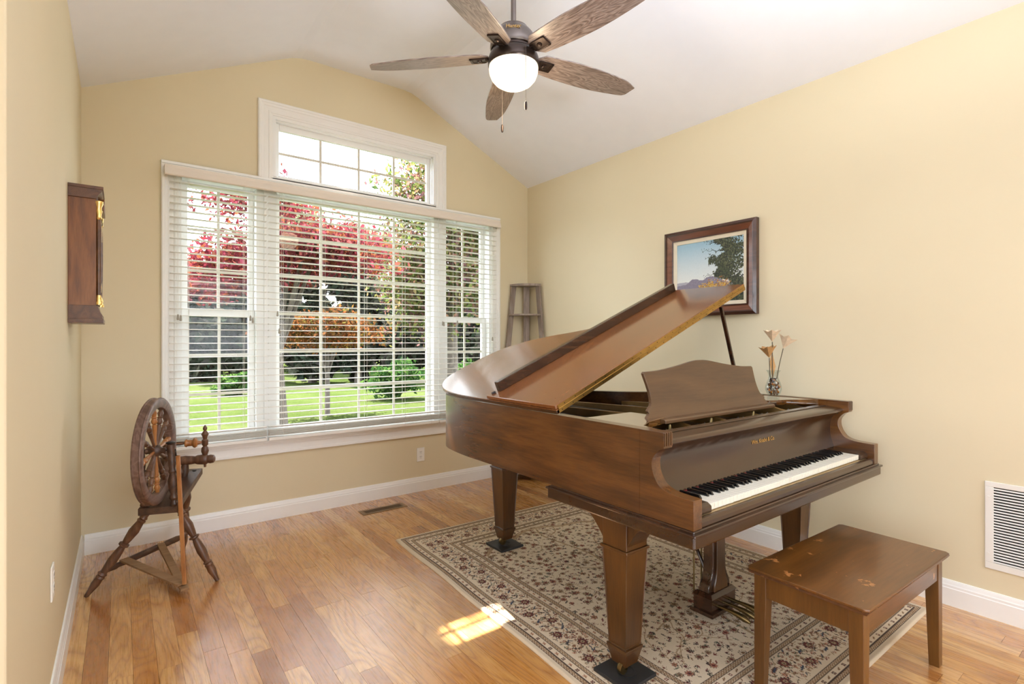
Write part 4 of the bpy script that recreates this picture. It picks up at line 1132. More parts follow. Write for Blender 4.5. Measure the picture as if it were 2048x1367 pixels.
# ------------------------------------------------------------------ glass vase with paper flowers, on the treble shelf
VX, VY, VZ = 2.775, 1.375, 0.9562
vase = thing('vase', 'small clear glass vase of amber pebbles on the piano', 'vase', (VX, VY, VZ))
prof = [(0.026, 0.0), (0.030, 0.002), (0.030, 0.006), (0.024, 0.012), (0.034, 0.028), (0.041, 0.048), (0.040, 0.066), (0.034, 0.086), (0.026, 0.104), (0.024, 0.118), (0.027, 0.134), (0.036, 0.150)]
inn_ = [(r - 0.002, z) for r, z in prof[::-1] if z > 0.012] + [(0.018, 0.016), (0.0005, 0.0155)]
part('glass_body', MB().lathe(prof + inn_, (0, 0, 0), (0, 0, 1), 28), 'vaseglass', vase, local=True, smooth=True)
def flower(name, label, base, head, tip, mat, sc, bulge=0.0):
    f = thing(name, label, 'paper flower', (VX + base[0], VY + base[1], VZ + base[2]), group='folded paper flowers in the glass vase')
    bw = Vector((VX + base[0], VY + base[1], VZ + base[2])); hw_ = Vector((VX + head[0], VY + head[1], VZ + head[2]))
    mid = (bw + hw_) / 2 + Vector((bulge, 0, 0.01))
    part('stem', MB().tube(catmull([tuple(bw), tuple(mid), tuple(hw_)], 6), 0.0024, 7), 'stem', f, smooth=True)
    d = Vector(tip).normalized(); u = d.orthogonal().normalized(); w_ = d.cross(u); k_ = 5
    for i in range(k_):
        a = 2 * pi * i / k_ + 0.3
        rad = u * cos(a) + w_ * sin(a); tg = u * -sin(a) + w_ * cos(a)
        p0 = hw_; pl = hw_ + d * sc * 0.80 + rad * sc * 0.36 - tg * sc * 0.32; pr = hw_ + d * sc * 0.80 + rad * sc * 0.36 + tg * sc * 0.32; pt = hw_ + d * sc * 0.98 + rad * sc * 0.72; pm = hw_ + d * sc * 0.60 + rad * sc * 0.42
        th = -rad * 0.0006
        vs = [tuple(q) for q in (p0, pl, pt, pr, pm)] + [tuple(q + th) for q in (p0, pl, pt, pr, pm)]
        fs = [(0, 4, 1), (0, 3, 4), (1, 4, 2), (4, 3, 2), (5, 6, 9), (5, 9, 8), (6, 7, 9), (9, 7, 8), (0, 1, 6, 5), (1, 2, 7, 6), (2, 3, 8, 7), (3, 0, 5, 8)]
        part('petal', MB().add(vs, fs), mat, f)
    part('flower_centre', MB().lathe([(0.0005, 0), (0.004, 0.006), (0.0035, 0.02), (0.0005, 0.024)], tuple(hw_ + d * sc * 0.3), tuple(d), 8), 'stem', f, smooth=True)
    return f
vr = Vector((cos(YAW), -sin(YAW), 0))        # sideways as seen from the doorway
def off(s, z): return (vr.x * s, vr.y * s, z)
flower('paper_flower', 'pale folded book-page flower, tallest and upright in the vase', off(0.0, 0.03), off(-0.006, 0.300), (-0.02, 0, 1), 'paper', 0.066, -0.004)
flower('paper_flower', 'pale folded book-page flower leaning to the side on a bent stem', off(0.006, 0.03), off(0.052, 0.265), (vr.x * 0.45, vr.y * 0.45, 1), 'paper', 0.068, -0.004)
flower('paper_flower', 'tan folded book-page flower, lowest in the vase', off(-0.012, 0.03), off(-0.022, 0.215), (-0.15 * vr.x, -0.15 * vr.y, 1), 'paper_tan', 0.066, -0.004)
# folded paper leaf
lf = thing('paper_leaf', 'long folded tan paper leaf standing in the glass vase', 'paper leaf', (VX, VY, VZ + 0.1))
a_ = [off(-0.004, 0.10), off(-0.018, 0.19), off(-0.006, 0.245), off(0.012, 0.17)]
vs = [(VX + p[0], VY + p[1], VZ + p[2]) for p in a_] + [(VX + p[0], VY + p[1] + 0.002, VZ + p[2]) for p in a_]
part('folded_page', MB().add(vs, [(0, 1, 2, 3), (7, 6, 5, 4), (0, 4, 5, 1), (1, 5, 6, 2), (2, 6, 7, 3), (3, 7, 4, 0)]), 'paper_tan', lf)
# pebbles
random.seed(3)
peb = {}
for i in range(70):
    z = 0.020 + 0.085 * (i / 70.0)
    rmax = np.interp(z, [0.012, 0.028, 0.048, 0.066, 0.086, 0.104], [0.02, 0.030, 0.037, 0.036, 0.030, 0.022]) - 0.0075
    a = random.random() * 6.283; rr = rmax * sqrt(random.uniform(0.35, 1))
    m_ = random.choice(['amber', 'amber', 'brownst', 'brownst', 'clearst', 'darkst'])
    if m_ not in peb:
        mb_ = MB().lathe([(0.0005, -0.0038), (0.0052, -0.0026), (0.0075, 0), (0.0055, 0.0026), (0.0005, 0.0038)], (0, 0, 0), (0, 0, 1), 10)
        peb[m_] = part('glass_pebble', mb_, m_, None, smooth=True); o = peb[m_]
    else: o = peb[m_].copy(); COL.objects.link(o)
    o.location = (VX + rr * cos(a), VY + rr * sin(a), VZ + z); o.rotation_euler = (random.random() * 3, random.random() * 3, random.random() * 3)
    tag(o, 'glass pebble filling the small vase on the piano', 'pebble', 'amber and brown glass pebbles in the vase')


# ------------------------------------------------------------------ spinning wheel
sw = thing('spinning_wheel', 'antique brown wooden spinning wheel in the corner below the clock', 'spinning wheel', (0.17, 3.35, 0.0))
A_ = Vector((sin(radians(19)), cos(radians(19)), 0)); P_ = Vector((A_.y, -A_.x, 0))
O_ = Vector((0.150, 3.150, 0.0))
def tb_z(s): return 0.430 + 0.145 * s            # table top height at distance s along A
def pt(s, p, z): return O_ + A_ * s + P_ * p + Vector((0, 0, z))
b = MB(); th = 0.036; s1 = 0.50
c8 = [pt(-0.01, -0.088, tb_z(0) - th), pt(-0.01, 0.088, tb_z(0) - th), pt(s1, 0.080, tb_z(s1) - th), pt(s1, -0.080, tb_z(s1) - th), pt(-0.01, -0.088, tb_z(0)), pt(-0.01, 0.088, tb_z(0)), pt(s1, 0.080, tb_z(s1)), pt(s1, -0.080, tb_z(s1))]
b.add([tuple(q) for q in c8], [(0, 3, 2, 1), (4, 5, 6, 7), (0, 1, 5, 4), (1, 2, 6, 5), (2, 3, 7, 6), (3, 0, 4, 7)][::1])
table = part('table', b, 'spin_dark', sw, bevel=0.004)
part('peg_hole', MB().lathe([(0.011, 0), (0.011, 0.0008)], tuple(pt(0.465, 0.045, tb_z(0.465) + 0.0003)), (0, 0, 1), 14), 'hole', table)
LEGP = [(0, 0.010), (0.05, 0.012), (0.14, 0.020), (0.20, 0.0175), (0.215, 0.021), (0.235, 0.017), (0.25, 0.022), (0.27, 0.015), (0.30, 0.017), (0.40, 0.0225), (0.50, 0.019), (0.56, 0.014), (0.575, 0.024), (0.59, 0.024), (0.60, 0.014), (0.64, 0.018), (0.74, 0.024), (0.84, 0.017), (0.86, 0.021), (0.875, 0.015), (0.89, 0.020), (0.91, 0.015), (0.96, 0.016), (1.0, 0.015)]
def leg_to(f, top): return part('leg', MB().turned(f, top, LEGP, 16), 'spin', sw, smooth=True)
F1, F2, F3 = (-0.140, 3.310, 0.002), (0.404, 3.118, 0.002), (0.298, 3.70, 0.002)
T1 = pt(0.06, -0.055, tb_z(0.06) - 0.03); T2 = pt(0.07, 0.062, tb_z(0.07) - 0.03); T3 = pt(0.43, 0.02, tb_z(0.43) - 0.03)
leg_to(F1, tuple(T1)); leg_to(F2, tuple(T2)); leg_to(F3, tuple(T3))
# drive wheel
WC = O_ + A_ * 0.0 + Vector((-0.014, 0.0, 0.712)); WR = 0.264
wn_ = P_
def wheel_pt(a, r, off_): return WC + (A_ * cos(a) + Vector((0, 0, 1)) * sin(a)) * r + wn_ * off_
b = MB(); N = 56; sec = [(WR, -0.018), (WR + 0.001, -0.013), (WR - 0.004, -0.009), (WR - 0.004, 0.009), (WR + 0.001, 0.013), (WR, 0.018), (WR - 0.004, 0.0215), (WR - 0.020, 0.0215), (WR - 0.040, 0.019), (WR - 0.048, 0.016), (WR - 0.050, 0.0), (WR - 0.048, -0.016), (WR - 0.040, -0.019), (WR - 0.020, -0.0215), (WR - 0.004, -0.0215)]
vs = []; ns = len(sec)
for i in range(N):
    a = 2 * pi * i / N
    for r_, o_ in sec: vs.append(tuple(wheel_pt(a, r_, o_)))
fs = [(i * ns + k, i * ns + (k + 1) % ns, ((i + 1) % N) * ns + (k + 1) % ns, ((i + 1) % N) * ns + k) for i in range(N) for k in range(ns)]
wheel = part('drive_wheel', b.add(vs, fs), 'spin_rim', sw, smooth=True)
SP = [(0, 0.006), (0.25, 0.0075), (0.5, 0.0105), (0.56, 0.011), (0.575, 0.006), (0.60, 0.011), (0.66, 0.0145), (0.74, 0.010), (0.76, 0.013), (0.79, 0.009), (0.88, 0.0145), (0.93, 0.010), (1.0, 0.009)]
for k in range(12):
    a = 2 * pi * k / 12 + 0.12
    part('spoke', MB().turned(tuple(wheel_pt(a, 0.022, 0)), tuple(wheel_pt(a, WR - 0.047, 0)), SP, 12), 'spin_light' if k % 3 == 0 else 'spin', wheel, smooth=True)
part('hub', MB().lathe([(0.010, -0.045), (0.016, -0.040), (0.014, -0.028), (0.026, -0.018), (0.030, 0), (0.026, 0.018), (0.014, 0.028), (0.016, 0.040), (0.010, 0.045)], tuple(WC), tuple(wn_), 20), 'spin_dark', wheel, smooth=True)
part('axle', MB().tube([tuple(WC - wn_ * 0.085), tuple(WC + wn_ * 0.088), tuple(WC + wn_ * 0.089 + Vector((0, 0, -0.03))), tuple(WC + wn_ * 0.105 + Vector((0, 0, -0.034)))], 0.004, 8), 'iron', wheel, smooth=True)
UP = [(0, 0.012), (0.04, 0.019), (0.10, 0.014), (0.14, 0.021), (0.2, 0.013), (0.26, 0.020), (0.42, 0.023), (0.52, 0.014), (0.56, 0.020), (0.60, 0.014), (0.66, 0.017), (0.70, 0.018)]
for sg in (-1, 1):
    base_ = pt(0.0 if sg > 0 else 0.02, sg * 0.068, tb_z(0.01) - 0.005); topp = WC + wn_ * (sg * 0.066) + Vector((0, 0, 0.034))
    m_ = MB().turned(tuple(base_), tuple(topp), UP + [(0.72, 0.016), (0.98, 0.019), (1.0, 0.012)], 16)
    part('wheel_post', m_, 'spin_dark', sw, smooth=True)
    part('post_cap', MB().lathe([(0.021, 0), (0.022, 0.005), (0.014, 0.009)], tuple(topp), (0, 0, 1), 14), 'iron', sw, smooth=True)
# mother-of-all with maidens, flyer and bobbin
MO = pt(0.385, 0.02, 0.577)
BAR = [(0, 0.012), (0.02, 0.022), (0.08, 0.026), (0.12, 0.023), (0.14, 0.028), (0.20, 0.030), (0.30, 0.027), (0.34, 0.021), (0.40, 0.024), (0.5, 0.027), (0.6, 0.024), (0.66, 0.021), (0.7, 0.027), (0.80, 0.030), (0.86, 0.028), (0.88, 0.023), (0.92, 0.026), (0.98, 0.022), (1, 0.012)]
part('mother_of_all', MB().turned(tuple(MO - P_ * 0.15), tuple(MO + P_ * 0.15), BAR, 18), 'spin', sw, smooth=True)
part('tension_post', MB().turned(tuple(pt(0.385, 0.01, tb_z(0.385) - 0.02)), tuple(MO), [(0, 0.016), (0.5, 0.022), (1, 0.014)], 14), 'spin_dark', sw, smooth=True)
part('tension_knob', MB().lathe([(0.006, -0.02), (0.024, -0.008), (0.030, 0.006), (0.024, 0.02), (0.008, 0.028)], tuple(pt(0.385, -0.008, tb_z(0.385) + 0.03)), tuple(P_ + A_ * -0.6), 18), 'spin_dark', sw, smooth=True)
MD = [(0, 0.006), (0.10, 0.008), (0.14, 0.010), (0.22, 0.013), (0.27, 0.009), (0.30, 0.014), (0.38, 0.020), (0.46, 0.018), (0.50, 0.010), (0.53, 0.016), (0.64, 0.017), (0.67, 0.010), (0.72, 0.013), (0.78, 0.0195), (0.84, 0.012), (0.87, 0.007), (0.90, 0.011), (0.94, 0.0115), (0.97, 0.006), (1.0, 0.003)]
for sg in (-1, 1):
    q = MO + P_ * (sg * 0.098)
    part('maiden', MB().turned(tuple(q + Vector((0, 0, -0.045))), tuple(q + Vector((0, 0, 0.198))), MD, 16), 'spin', sw, smooth=True)
fz = Vector((0, 0, 0.098))
part('bobbin', MB().lathe([(0.004, -0.085), (0.004, -0.005), (0.020, -0.002), (0.023, 0.004), (0.018, 0.010), (0.018, 0.034), (0.026, 0.040), (0.029, 0.048), (0.024, 0.056), (0.012, 0.062), (0.004, 0.09)], tuple(MO + fz), tuple(P_), 20), 'spin_light', sw, smooth=True)
fl_ = MO + fz - P_ * 0.03
part('flyer', MB().tube([tuple(fl_ + P_ * 0.03), tuple(fl_ + A_ * -0.035 + P_ * 0.01), tuple(fl_ + A_ * -0.042 - P_ * 0.05)], 0.005, 8).tube([tuple(fl_ + P_ * 0.03), tuple(fl_ + A_ * 0.035 + P_ * 0.01), tuple(fl_ + A_ * 0.042 - P_ * 0.05)], 0.005, 8), 'spin_dark', sw, smooth=True)
# treadle
tr1 = Vector((-0.090, 3.335, 0.095)); tr2 = Vector((0.292, 3.665, 0.095))
TBAR = [(0, 0.009), (0.08, 0.014), (0.16, 0.017), (0.2, 0.013), (0.28, 0.016), (0.5, 0.017), (0.7, 0.016), (0.74, 0.012), (0.78, 0.017), (0.92, 0.017), (1, 0.010)]
part('treadle_bar', MB().turned(tuple(tr1), tuple(tr2), TBAR, 16), 'spin_dark', sw, smooth=True)
tip = Vector((0.250, 3.018, 0.034)); k1 = tr1 + (tr2 - tr1) * 0.26; k2 = tr1 + (tr2 - tr1) * 0.70
part('treadle_board', MB().beam(tuple(k1 + Vector((0, 0, 0.016))), tuple(tip + Vector((-0.01, 0.03, 0.020))), 0.044, 0.010), 'treadle', sw, bevel=0.001)
part('treadle_board', MB().beam(tuple(k2 + Vector((0, 0, 0.012))), tuple(tip), 0.036, 0.012), 'treadle', sw, bevel=0.001)
part('footman', MB().beam(tuple(tip + Vector((0, 0.02, 0.02))), tuple(WC + wn_ * 0.098 + Vector((0, 0, -0.03))), 0.019, 0.010, (A_.x, A_.y, 0)), 'spin_light', sw, bevel=0.002)


# ------------------------------------------------------------------ wall clock
CKY0, CKY1, CZ0, CZ1 = 3.012, 3.250, 1.352, 1.959
ck = thing('wall_clock', 'brown oak wall clock with gilt trim hanging on the left wall', 'clock', (XL, (CKY0 + CKY1) / 2, CZ0))
x0 = XL + 0.0005
part('clock_case', MB().box(x0, x0 + 0.098, CKY0 + 0.004, CKY1 - 0.004, CZ0 + 0.06, CZ1 - 0.045), 'clockw', ck, bevel=0.0015)
corn = [(x0, CZ1 - 0.055), (x0 + 0.100, CZ1 - 0.055), (x0 + 0.102, CZ1 - 0.043), (x0 + 0.108, CZ1 - 0.032), (x0 + 0.117, CZ1 - 0.022), (x0 + 0.120, CZ1 - 0.012), (x0 + 0.120, CZ1), (x0, CZ1)]
part('cornice', MB().prism(corn, CKY0 - 0.004, CKY1 + 0.004, 'y'), 'clockw_d', ck, bevel=0.0012)
part('cornice_cap', MB().box(x0, x0 + 0.124, CKY0 - 0.007, CKY1 + 0.007, CZ1 - 0.012, CZ1 + 0.002), 'clockw_d', ck, bevel=0.0015)
bas = [(x0, CZ0 + 0.070), (x0 + 0.104, CZ0 + 0.070), (x0 + 0.107, CZ0 + 0.055), (x0 + 0.114, CZ0 + 0.036), (x0 + 0.120, CZ0 + 0.026), (x0 + 0.120, CZ0), (x0, CZ0)]
part('base_moulding', MB().prism(bas, CKY0 - 0.002, CKY1 + 0.002, 'y'), 'clockw_d', ck, bevel=0.0012)
part('base_cap', MB().box(x0, x0 + 0.124, CKY0 - 0.007, CKY1 + 0.007, CZ0 - 0.010, CZ0 + 0.010), 'clockw_d', ck, bevel=0.0015)
for y in (CKY0 + 0.018, CKY1 - 0.018):
    col = part('column', MB().lathe([(0.0085, 0.115), (0.0105, 0.20), (0.0115, 0.30), (0.0105, 0.42), (0.0085, 0.475)], (x0 + 0.106, y, CZ0), (0, 0, 1), 14), 'clockw_d', ck, smooth=True)
    part('gilt_capital', MB().lathe([(0.010, 0.462), (0.013, 0.468), (0.010, 0.476), (0.014, 0.50), (0.012, 0.515), (0.018, 0.535), (0.018, 0.545)], (x0 + 0.106, y, CZ0), (0, 0, 1), 14), 'gold', col, smooth=True)
    part('gilt_foot', MB().lathe([(0.016, 0.074), (0.016, 0.084), (0.012, 0.090), (0.013, 0.102), (0.009, 0.118)], (x0 + 0.106, y, CZ0), (0, 0, 1), 14), 'gold', col, smooth=True)
dr = part('door', MB().box(x0 + 0.098, x0 + 0.108, CKY0 + 0.036, CKY1 - 0.036, CZ0 + 0.075, CZ1 - 0.06), 'clockw_d', ck, bevel=0.002)
dc = (CKY0 + CKY1) / 2
part('dial', MB().lathe([(0.070, 0), (0.070, 0.003), (0.066, 0.004)], (x0 + 0.108, dc, CZ1 - 0.155), (1, 0, 0), 36), 'linen', dr, smooth=True)
part('dial_ring', MB().lathe([(0.070, 0.002), (0.078, 0.002), (0.078, 0.008), (0.070, 0.008)], (x0 + 0.107, dc, CZ1 - 0.155), (1, 0, 0), 36), 'gold', dr, smooth=True)
part('clock_hand', MB().beam((x0 + 0.114, dc, CZ1 - 0.155), (x0 + 0.114, dc + 0.03, CZ1 - 0.115), 0.002, 0.005, (1, 0, 0)), 'iron', dr)
part('clock_hand', MB().beam((x0 + 0.115, dc, CZ1 - 0.155), (x0 + 0.115, dc - 0.02, CZ1 - 0.125), 0.002, 0.006, (1, 0, 0)), 'iron', dr)
part('pendulum_bob', MB().lathe([(0.0005, 0), (0.024, 0.002), (0.022, 0.006), (0.0005, 0.008)], (x0 + 0.108, dc, CZ0 + 0.16), (1, 0, 0), 24), 'gold', dr, smooth=True)
pd = catmull([(CKY0 + 0.02, CZ1 - 0.075), (CKY0 + 0.07, CZ1 - 0.058), (dc, CZ1 - 0.028), (CKY1 - 0.07, CZ1 - 0.058), (CKY1 - 0.02, CZ1 - 0.075)], 6)
part('pediment', MB().prism([(CKY0 + 0.02, CZ1 - 0.10)] + pd + [(CKY1 - 0.02, CZ1 - 0.10)], x0 + 0.104, x0 + 0.126, 'x'), 'clockw', ck, bevel=0.002)


# ------------------------------------------------------------------ framed painting on the right wall
FY0, FY1, FZ0, FZ1 = 1.660, 2.340, 1.432, 2.030
pic = thing('framed_painting', 'framed landscape painting of a tree and hills above the piano', 'painting', (XR, 2.0, FZ0))
def ringframe(name, i0, i1, t0, t1, mat):
    """mitred frame ring from inset i0 to i1, raised t0 at the outside, t1 inside"""
    b = MB(); o_ = [(FY0 + i0, FZ0 + i0), (FY1 - i0, FZ0 + i0), (FY1 - i0, FZ1 - i0), (FY0 + i0, FZ1 - i0)]; q_ = [(FY0 + i1, FZ0 + i1), (FY1 - i1, FZ0 + i1), (FY1 - i1, FZ1 - i1), (FY0 + i1, FZ1 - i1)]
    for k in range(4):
        j = (k + 1) % 4
        (a, b1), (c, d), (e, f), (g, h) = o_[k], o_[j], q_[j], q_[k]
        X = XR - 0.0005
        b.add([(X, a, b1), (X, c, d), (X, e, f), (X, g, h), (XR - t0, a, b1), (XR - t0, c, d), (XR - t1, e, f), (XR - t1, g, h)],
              [(0, 1, 2, 3), (7, 6, 5, 4), (0, 4, 5, 1), (1, 5, 6, 2), (2, 6, 7, 3), (3, 7, 4, 0)])
    return part(name, b, mat, pic)
ringframe('frame_outer', 0.0, 0.018, 0.034, 0.042, 'frame_dark')
ringframe('frame_bead', 0.018, 0.026, 0.038, 0.036, 'frame_dark')
ringframe('frame_slope', 0.026, 0.060, 0.036, 0.022, 'frame_red')
ringframe('frame_lip', 0.060, 0.068, 0.027, 0.027, 'frame_dark')
ringframe('liner', 0.068, 0.092, 0.022, 0.016, 'linen')


def painting():
    i = 0.090; y0, y1, z0, z1 = FY0 + i, FY1 - i, FZ0 + i, FZ1 - i; cell = 0.0019
    nx, nz = int((y1 - y0) / cell), int((z1 - z0) / cell)
    U, V = np.meshgrid(np.linspace(0, 1, nx), np.linspace(0, 1, nz))     # U: 0 at left as seen (far, large y), V: 0 at bottom
    C = np.zeros((nz, nx, 3)); top = np.array(lin((150, 184, 202))); low = np.array(lin((222, 224, 220)))
    C[:] = low; k = np.clip((V - 0.35) / 0.6, 0, 1)[..., None]; C = low * (1 - k) + top * k
    def nz1(f, s): return sum(np.sin(U[0] * f * (1.7 ** q) + s * q * 1.3) / (1.6 ** q) for q in range(5)) / 2.5
    h1 = 0.34 + 0.05 * nz1(7, 1.0); h2 = 0.30 + 0.09 * np.exp(-((U[0] - 0.28) / 0.12) ** 2) + 0.12 * np.exp(-((U[0] - 0.55) / 0.14) ** 2) + 0.015 * nz1(30, 2.1)
    C[V < h1[None, :]] = np.array(lin((168, 166, 178))); m = V < h2[None, :]; C[m] = np.array(lin((122, 114, 132)))
    C[m & (RNG.random((nz, nx)) < 0.3)] = np.array(lin((142, 134, 148)))
    C[V < 0.10 + 0.03 * nz1(18, .4)[None, :]] = np.array(lin((60, 66, 46)))
    def dab(cu, cv, r, col):
        du = r * nz / nx; i0, i1 = max(0, int((cu - du) * nx)), min(nx, int((cu + du) * nx) + 1); j0, j1 = max(0, int((cv - r) * nz)), min(nz, int((cv + r) * nz) + 1)
        if i0 >= i1 or j0 >= j1: return
        mm = ((U[j0:j1, i0:i1] - cu) / du) ** 2 + ((V[j0:j1, i0:i1] - cv) / r) ** 2 < 1; C[j0:j1, i0:i1][mm] = col
    cols = [np.array(lin(c)) for c in ((38, 44, 30), (52, 60, 38), (70, 78, 48), (30, 32, 26), (88, 92, 62))]
    for q in range(5200):
        v = random.random(); edge = 0.70 + 0.07 * sin(v * 9) + 0.05 * sin(v * 23 + 1) - (0.10 if v > 0.8 else 0) + (0.05 if v < 0.35 else 0)
        u = edge + abs(random.gauss(0, 0.15)) + random.gauss(0, 0.02) 
        if u < 1: dab(u, v, random.uniform(0.006, 0.014), random.choice(cols))
    for q in range(700):
        u = random.uniform(0.50, 0.8); v = 0.56 + 0.12 * sin(u * 14) + random.gauss(0, 0.035); dab(u, v, random.uniform(0.005, 0.012), random.choice(cols[:3]))
    for s0, sv, ln, sl in ((0.68, 0.90, 0.26, 0.10), (0.68, 0.80, 0.30, 0.05), (0.68, 0.72, 0.24, 0.00), (0.70, 0.47, 0.30, -0.05), (0.7, 0.95, 0.2, 0.0)):
        for q in range(160):
            t_ = q / 160; u = s0 - ln * t_; v = sv + sl * t_ + 0.012 * sin(t_ * 20); dab(u, v, 0.005 * (1.2 - t_), cols[3])
            if q % 9 == 0: dab(u + random.gauss(0, .012), v + random.gauss(0, .02), 0.006, cols[0])
    yel = [np.array(lin(c)) for c in ((196, 150, 44), (214, 178, 70), (168, 104, 40), (120, 96, 50))]
    for q in range(1500):
        c_ = random.choice([(0.40, 0.2, 0.03), (0.52, 0.24, 0.03), (0.64, 0.20, 0.05), (0.66, 0.16, 0.05), (0.72, 0.22, 0.04), (0.58, 0.12, 0.06), (0.45, 0.10, 0.05)])
        dab(random.gauss(c_[0], c_[2]), random.gauss(c_[1], c_[2] * 1.6), random.uniform(0.004, 0.010), random.choice(yel))
    C *= (0.94 + 0.12 * RNG.random((nz, nx, 1)))
    yy = y1 + (y0 - y1) * U; zz = z0 + (z1 - z0) * V; X = np.full_like(yy, XR - 0.012)
    Vt = np.stack([X - XR, yy - 2.0, zz - FZ0], axis=-1).reshape(-1, 3); idx = np.arange(nx * nz).reshape(nz, nx)
    Q = np.stack([idx[:-1, :-1], idx[:-1, 1:], idx[1:, 1:], idx[1:, :-1]], axis=-1).reshape(-1, 4)
    me = bpy.data.meshes.new('canvas'); me.from_pydata(Vt.tolist(), [], Q.tolist()); me.update()
    ca = me.color_attributes.new('Col', 'FLOAT_COLOR', 'POINT'); ca.data.foreach_set('color', np.concatenate([C.reshape(-1, 3), np.ones((nx * nz, 1))], axis=1).astype(np.float32).ravel())
    me.materials.append(M['canvas']); o = bpy.data.objects.new('canvas', me); COL.objects.link(o); o.parent = pic
painting()
part('backing_board', MB().box(XR - 0.011, XR - 0.0008, FY0 + 0.05, FY1 - 0.05, FZ0 + 0.05, FZ1 - 0.05), 'clockw', pic)


# ------------------------------------------------------------------ corner shelf
cs0 = thing('corner_shelf', 'tall grey wooden corner shelf tapering upwards beside the window', 'shelf', (XR, YB, 0))
def shelf_at(z, r, t_=0.016, name='shelf'):
    pts = [(XR - 0.018, YB - 0.018)] + [(XR - 0.018 - r * cos(a), YB - 0.018 - r * sin(a)) for a in [pi / 2 * k / 14 for k in range(15)]]
    return part(name, MB().prism(pts, z - t_, z, 'z'), 'greywood', cs0, bevel=0.0015)
ZT = 1.800
def rad(z): return 0.405 - (0.405 - 0.205) * z / ZT
for z in (ZT, 1.515, 1.14, 0.74, 0.34, 0.08): shelf_at(z, rad(z) + (0.002 if z == ZT else -0.004), 0.022 if z == ZT else 0.015)
def board(a0, a1, w, tk, dr_):
    """flat leg board from bottom centre a0 to top centre a1, width along dr_"""
    a0 = Vector(a0); a1 = Vector(a1); d_ = Vector(dr_); n_ = (a1 - a0).normalized().cross(d_).normalized()
    vs = []
    for p in (a0, a1):
        for i, j in ((-1, -1), (1, -1), (1, 1), (-1, 1)): vs.append(tuple(p + d_ * (i * w / 2) + n_ * (j * tk / 2)))
    return MB().add(vs, [(0, 1, 2, 3), (7, 6, 5, 4), (0, 4, 5, 1), (1, 5, 6, 2), (2, 6, 7, 3), (3, 7, 4, 0)])
part('leg', board((XR - 0.018 - rad(0) + 0.03, YB - 0.030, 0.001), (XR - 0.018 - rad(ZT) + 0.03, YB - 0.030, ZT - 0.022), 0.052, 0.018, (1, 0, 0)), 'greywood', cs0, bevel=0.0015)
part('leg', board((XR - 0.030, YB - 0.018 - rad(0) + 0.03, 0.001), (XR - 0.030, YB - 0.018 - rad(ZT) + 0.03, ZT - 0.022), 0.052, 0.018, (0, 1, 0)), 'greywood', cs0, bevel=0.0015)
part('leg', board((XR - 0.062, YB - 0.062, 0.001), (XR - 0.062, YB - 0.062, ZT - 0.022), 0.056, 0.018, (0.7071, -0.7071, 0)), 'greywood', cs0, bevel=0.0015)


# ------------------------------------------------------------------ outlets, grille, floor register
def outlet(name, label, c, ax):
    o = thing(name, label, 'outlet', c, group=None)
    def bx(u0, u1, d0, d1, z0, z1):
        return MB().box(c[0] + u0, c[0] + u1, c[1] - d1, c[1] - d0, c[2] + z0, c[2] + z1) if ax == 'y' else MB().box(c[0] + d0, c[0] + d1, c[1] + u0, c[1] + u1, c[2] + z0, c[2] + z1)
    part('cover_plate', bx(-0.035, 0.035, 0.0005, 0.006, -0.057, 0.057), 'plateplastic', o, bevel=0.002)
    for zc in (-0.020, 0.020):
        r_ = part('receptacle', bx(-0.017, 0.017, 0.006, 0.008, zc - 0.014, zc + 0.014), 'plateplastic', o, bevel=0.001)
        for u in (-0.006, 0.006): part('slot', bx(u - 0.0012, u + 0.0012, 0.008, 0.0084, zc - 0.001, zc + 0.008), 'hole', r_)
        part('slot', bx(-0.002, 0.002, 0.008, 0.0084, zc - 0.010, zc - 0.006), 'hole', r_)
    part('screw', bx(-0.003, 0.003, 0.006, 0.007, -0.003, 0.003), 'grille', o)
outlet('electrical_outlet', 'white electrical outlet below the window beside the piano', (2.016, YB, 0.306), 'y')
outlet('electrical_outlet', 'white electrical outlet low on the left wall', (XL, 2.335, 0.448), 'x')

GY0, GY1, GZ0, GZ1 = 0.13, 0.602, 0.224, 0.621
gr = thing('air_return_grille', 'white louvred air return grille low on the right wall', 'grille', (XR, 0.366, GZ0))
b = MB(); t0, t1, fw = XR - 0.0006, XR - 0.007, 0.030
b.box(t1, t0, GY0, GY1, GZ0, GZ0 + fw).box(t1, t0, GY0, GY1, GZ1 - fw + 0.006, GZ1).box(t1, t0, GY0, GY0 + fw, GZ0 + fw, GZ1 - fw + 0.006).box(t1, t0, GY1 - fw, GY1, GZ0 + fw, GZ1 - fw + 0.006)
part('grille_frame', b, 'grille', gr, bevel=0.002)
part('duct_opening', MB().box(XR - 0.0012, XR - 0.0006, GY0 + fw, GY1 - fw, GZ0 + fw, GZ1 - fw + 0.006), 'hole', gr)
first = None; nsl = 27; pz = (GZ1 - GZ0 - 2 * fw + 0.006) / nsl
for k in range(nsl):
    zc = GZ0 + fw + (k + 0.5) * pz
    if first is None:
        first = part('slat', MB().prism([(-0.0080, -0.0032), (-0.0070, -0.0040), (-0.0012, 0.0010), (-0.0022, 0.0018)], GY0 + fw - 0.366, GY1 - fw - 0.366, 'y'), 'grille', gr, local=True); first.location = (0, 0, zc - GZ0)
    else: copy_part(first, gr, (0, 0, zc - GZ0))
for y in (GY1 - 0.012, GY0 + 0.012):
    for z in (GZ0 + 0.07, GZ1 - 0.07): part('screw', MB().lathe([(0.005, 0), (0.004, 0.003)], (XR - 0.007, y, z), (-1, 0, 0), 10), 'grille', gr, smooth=True)

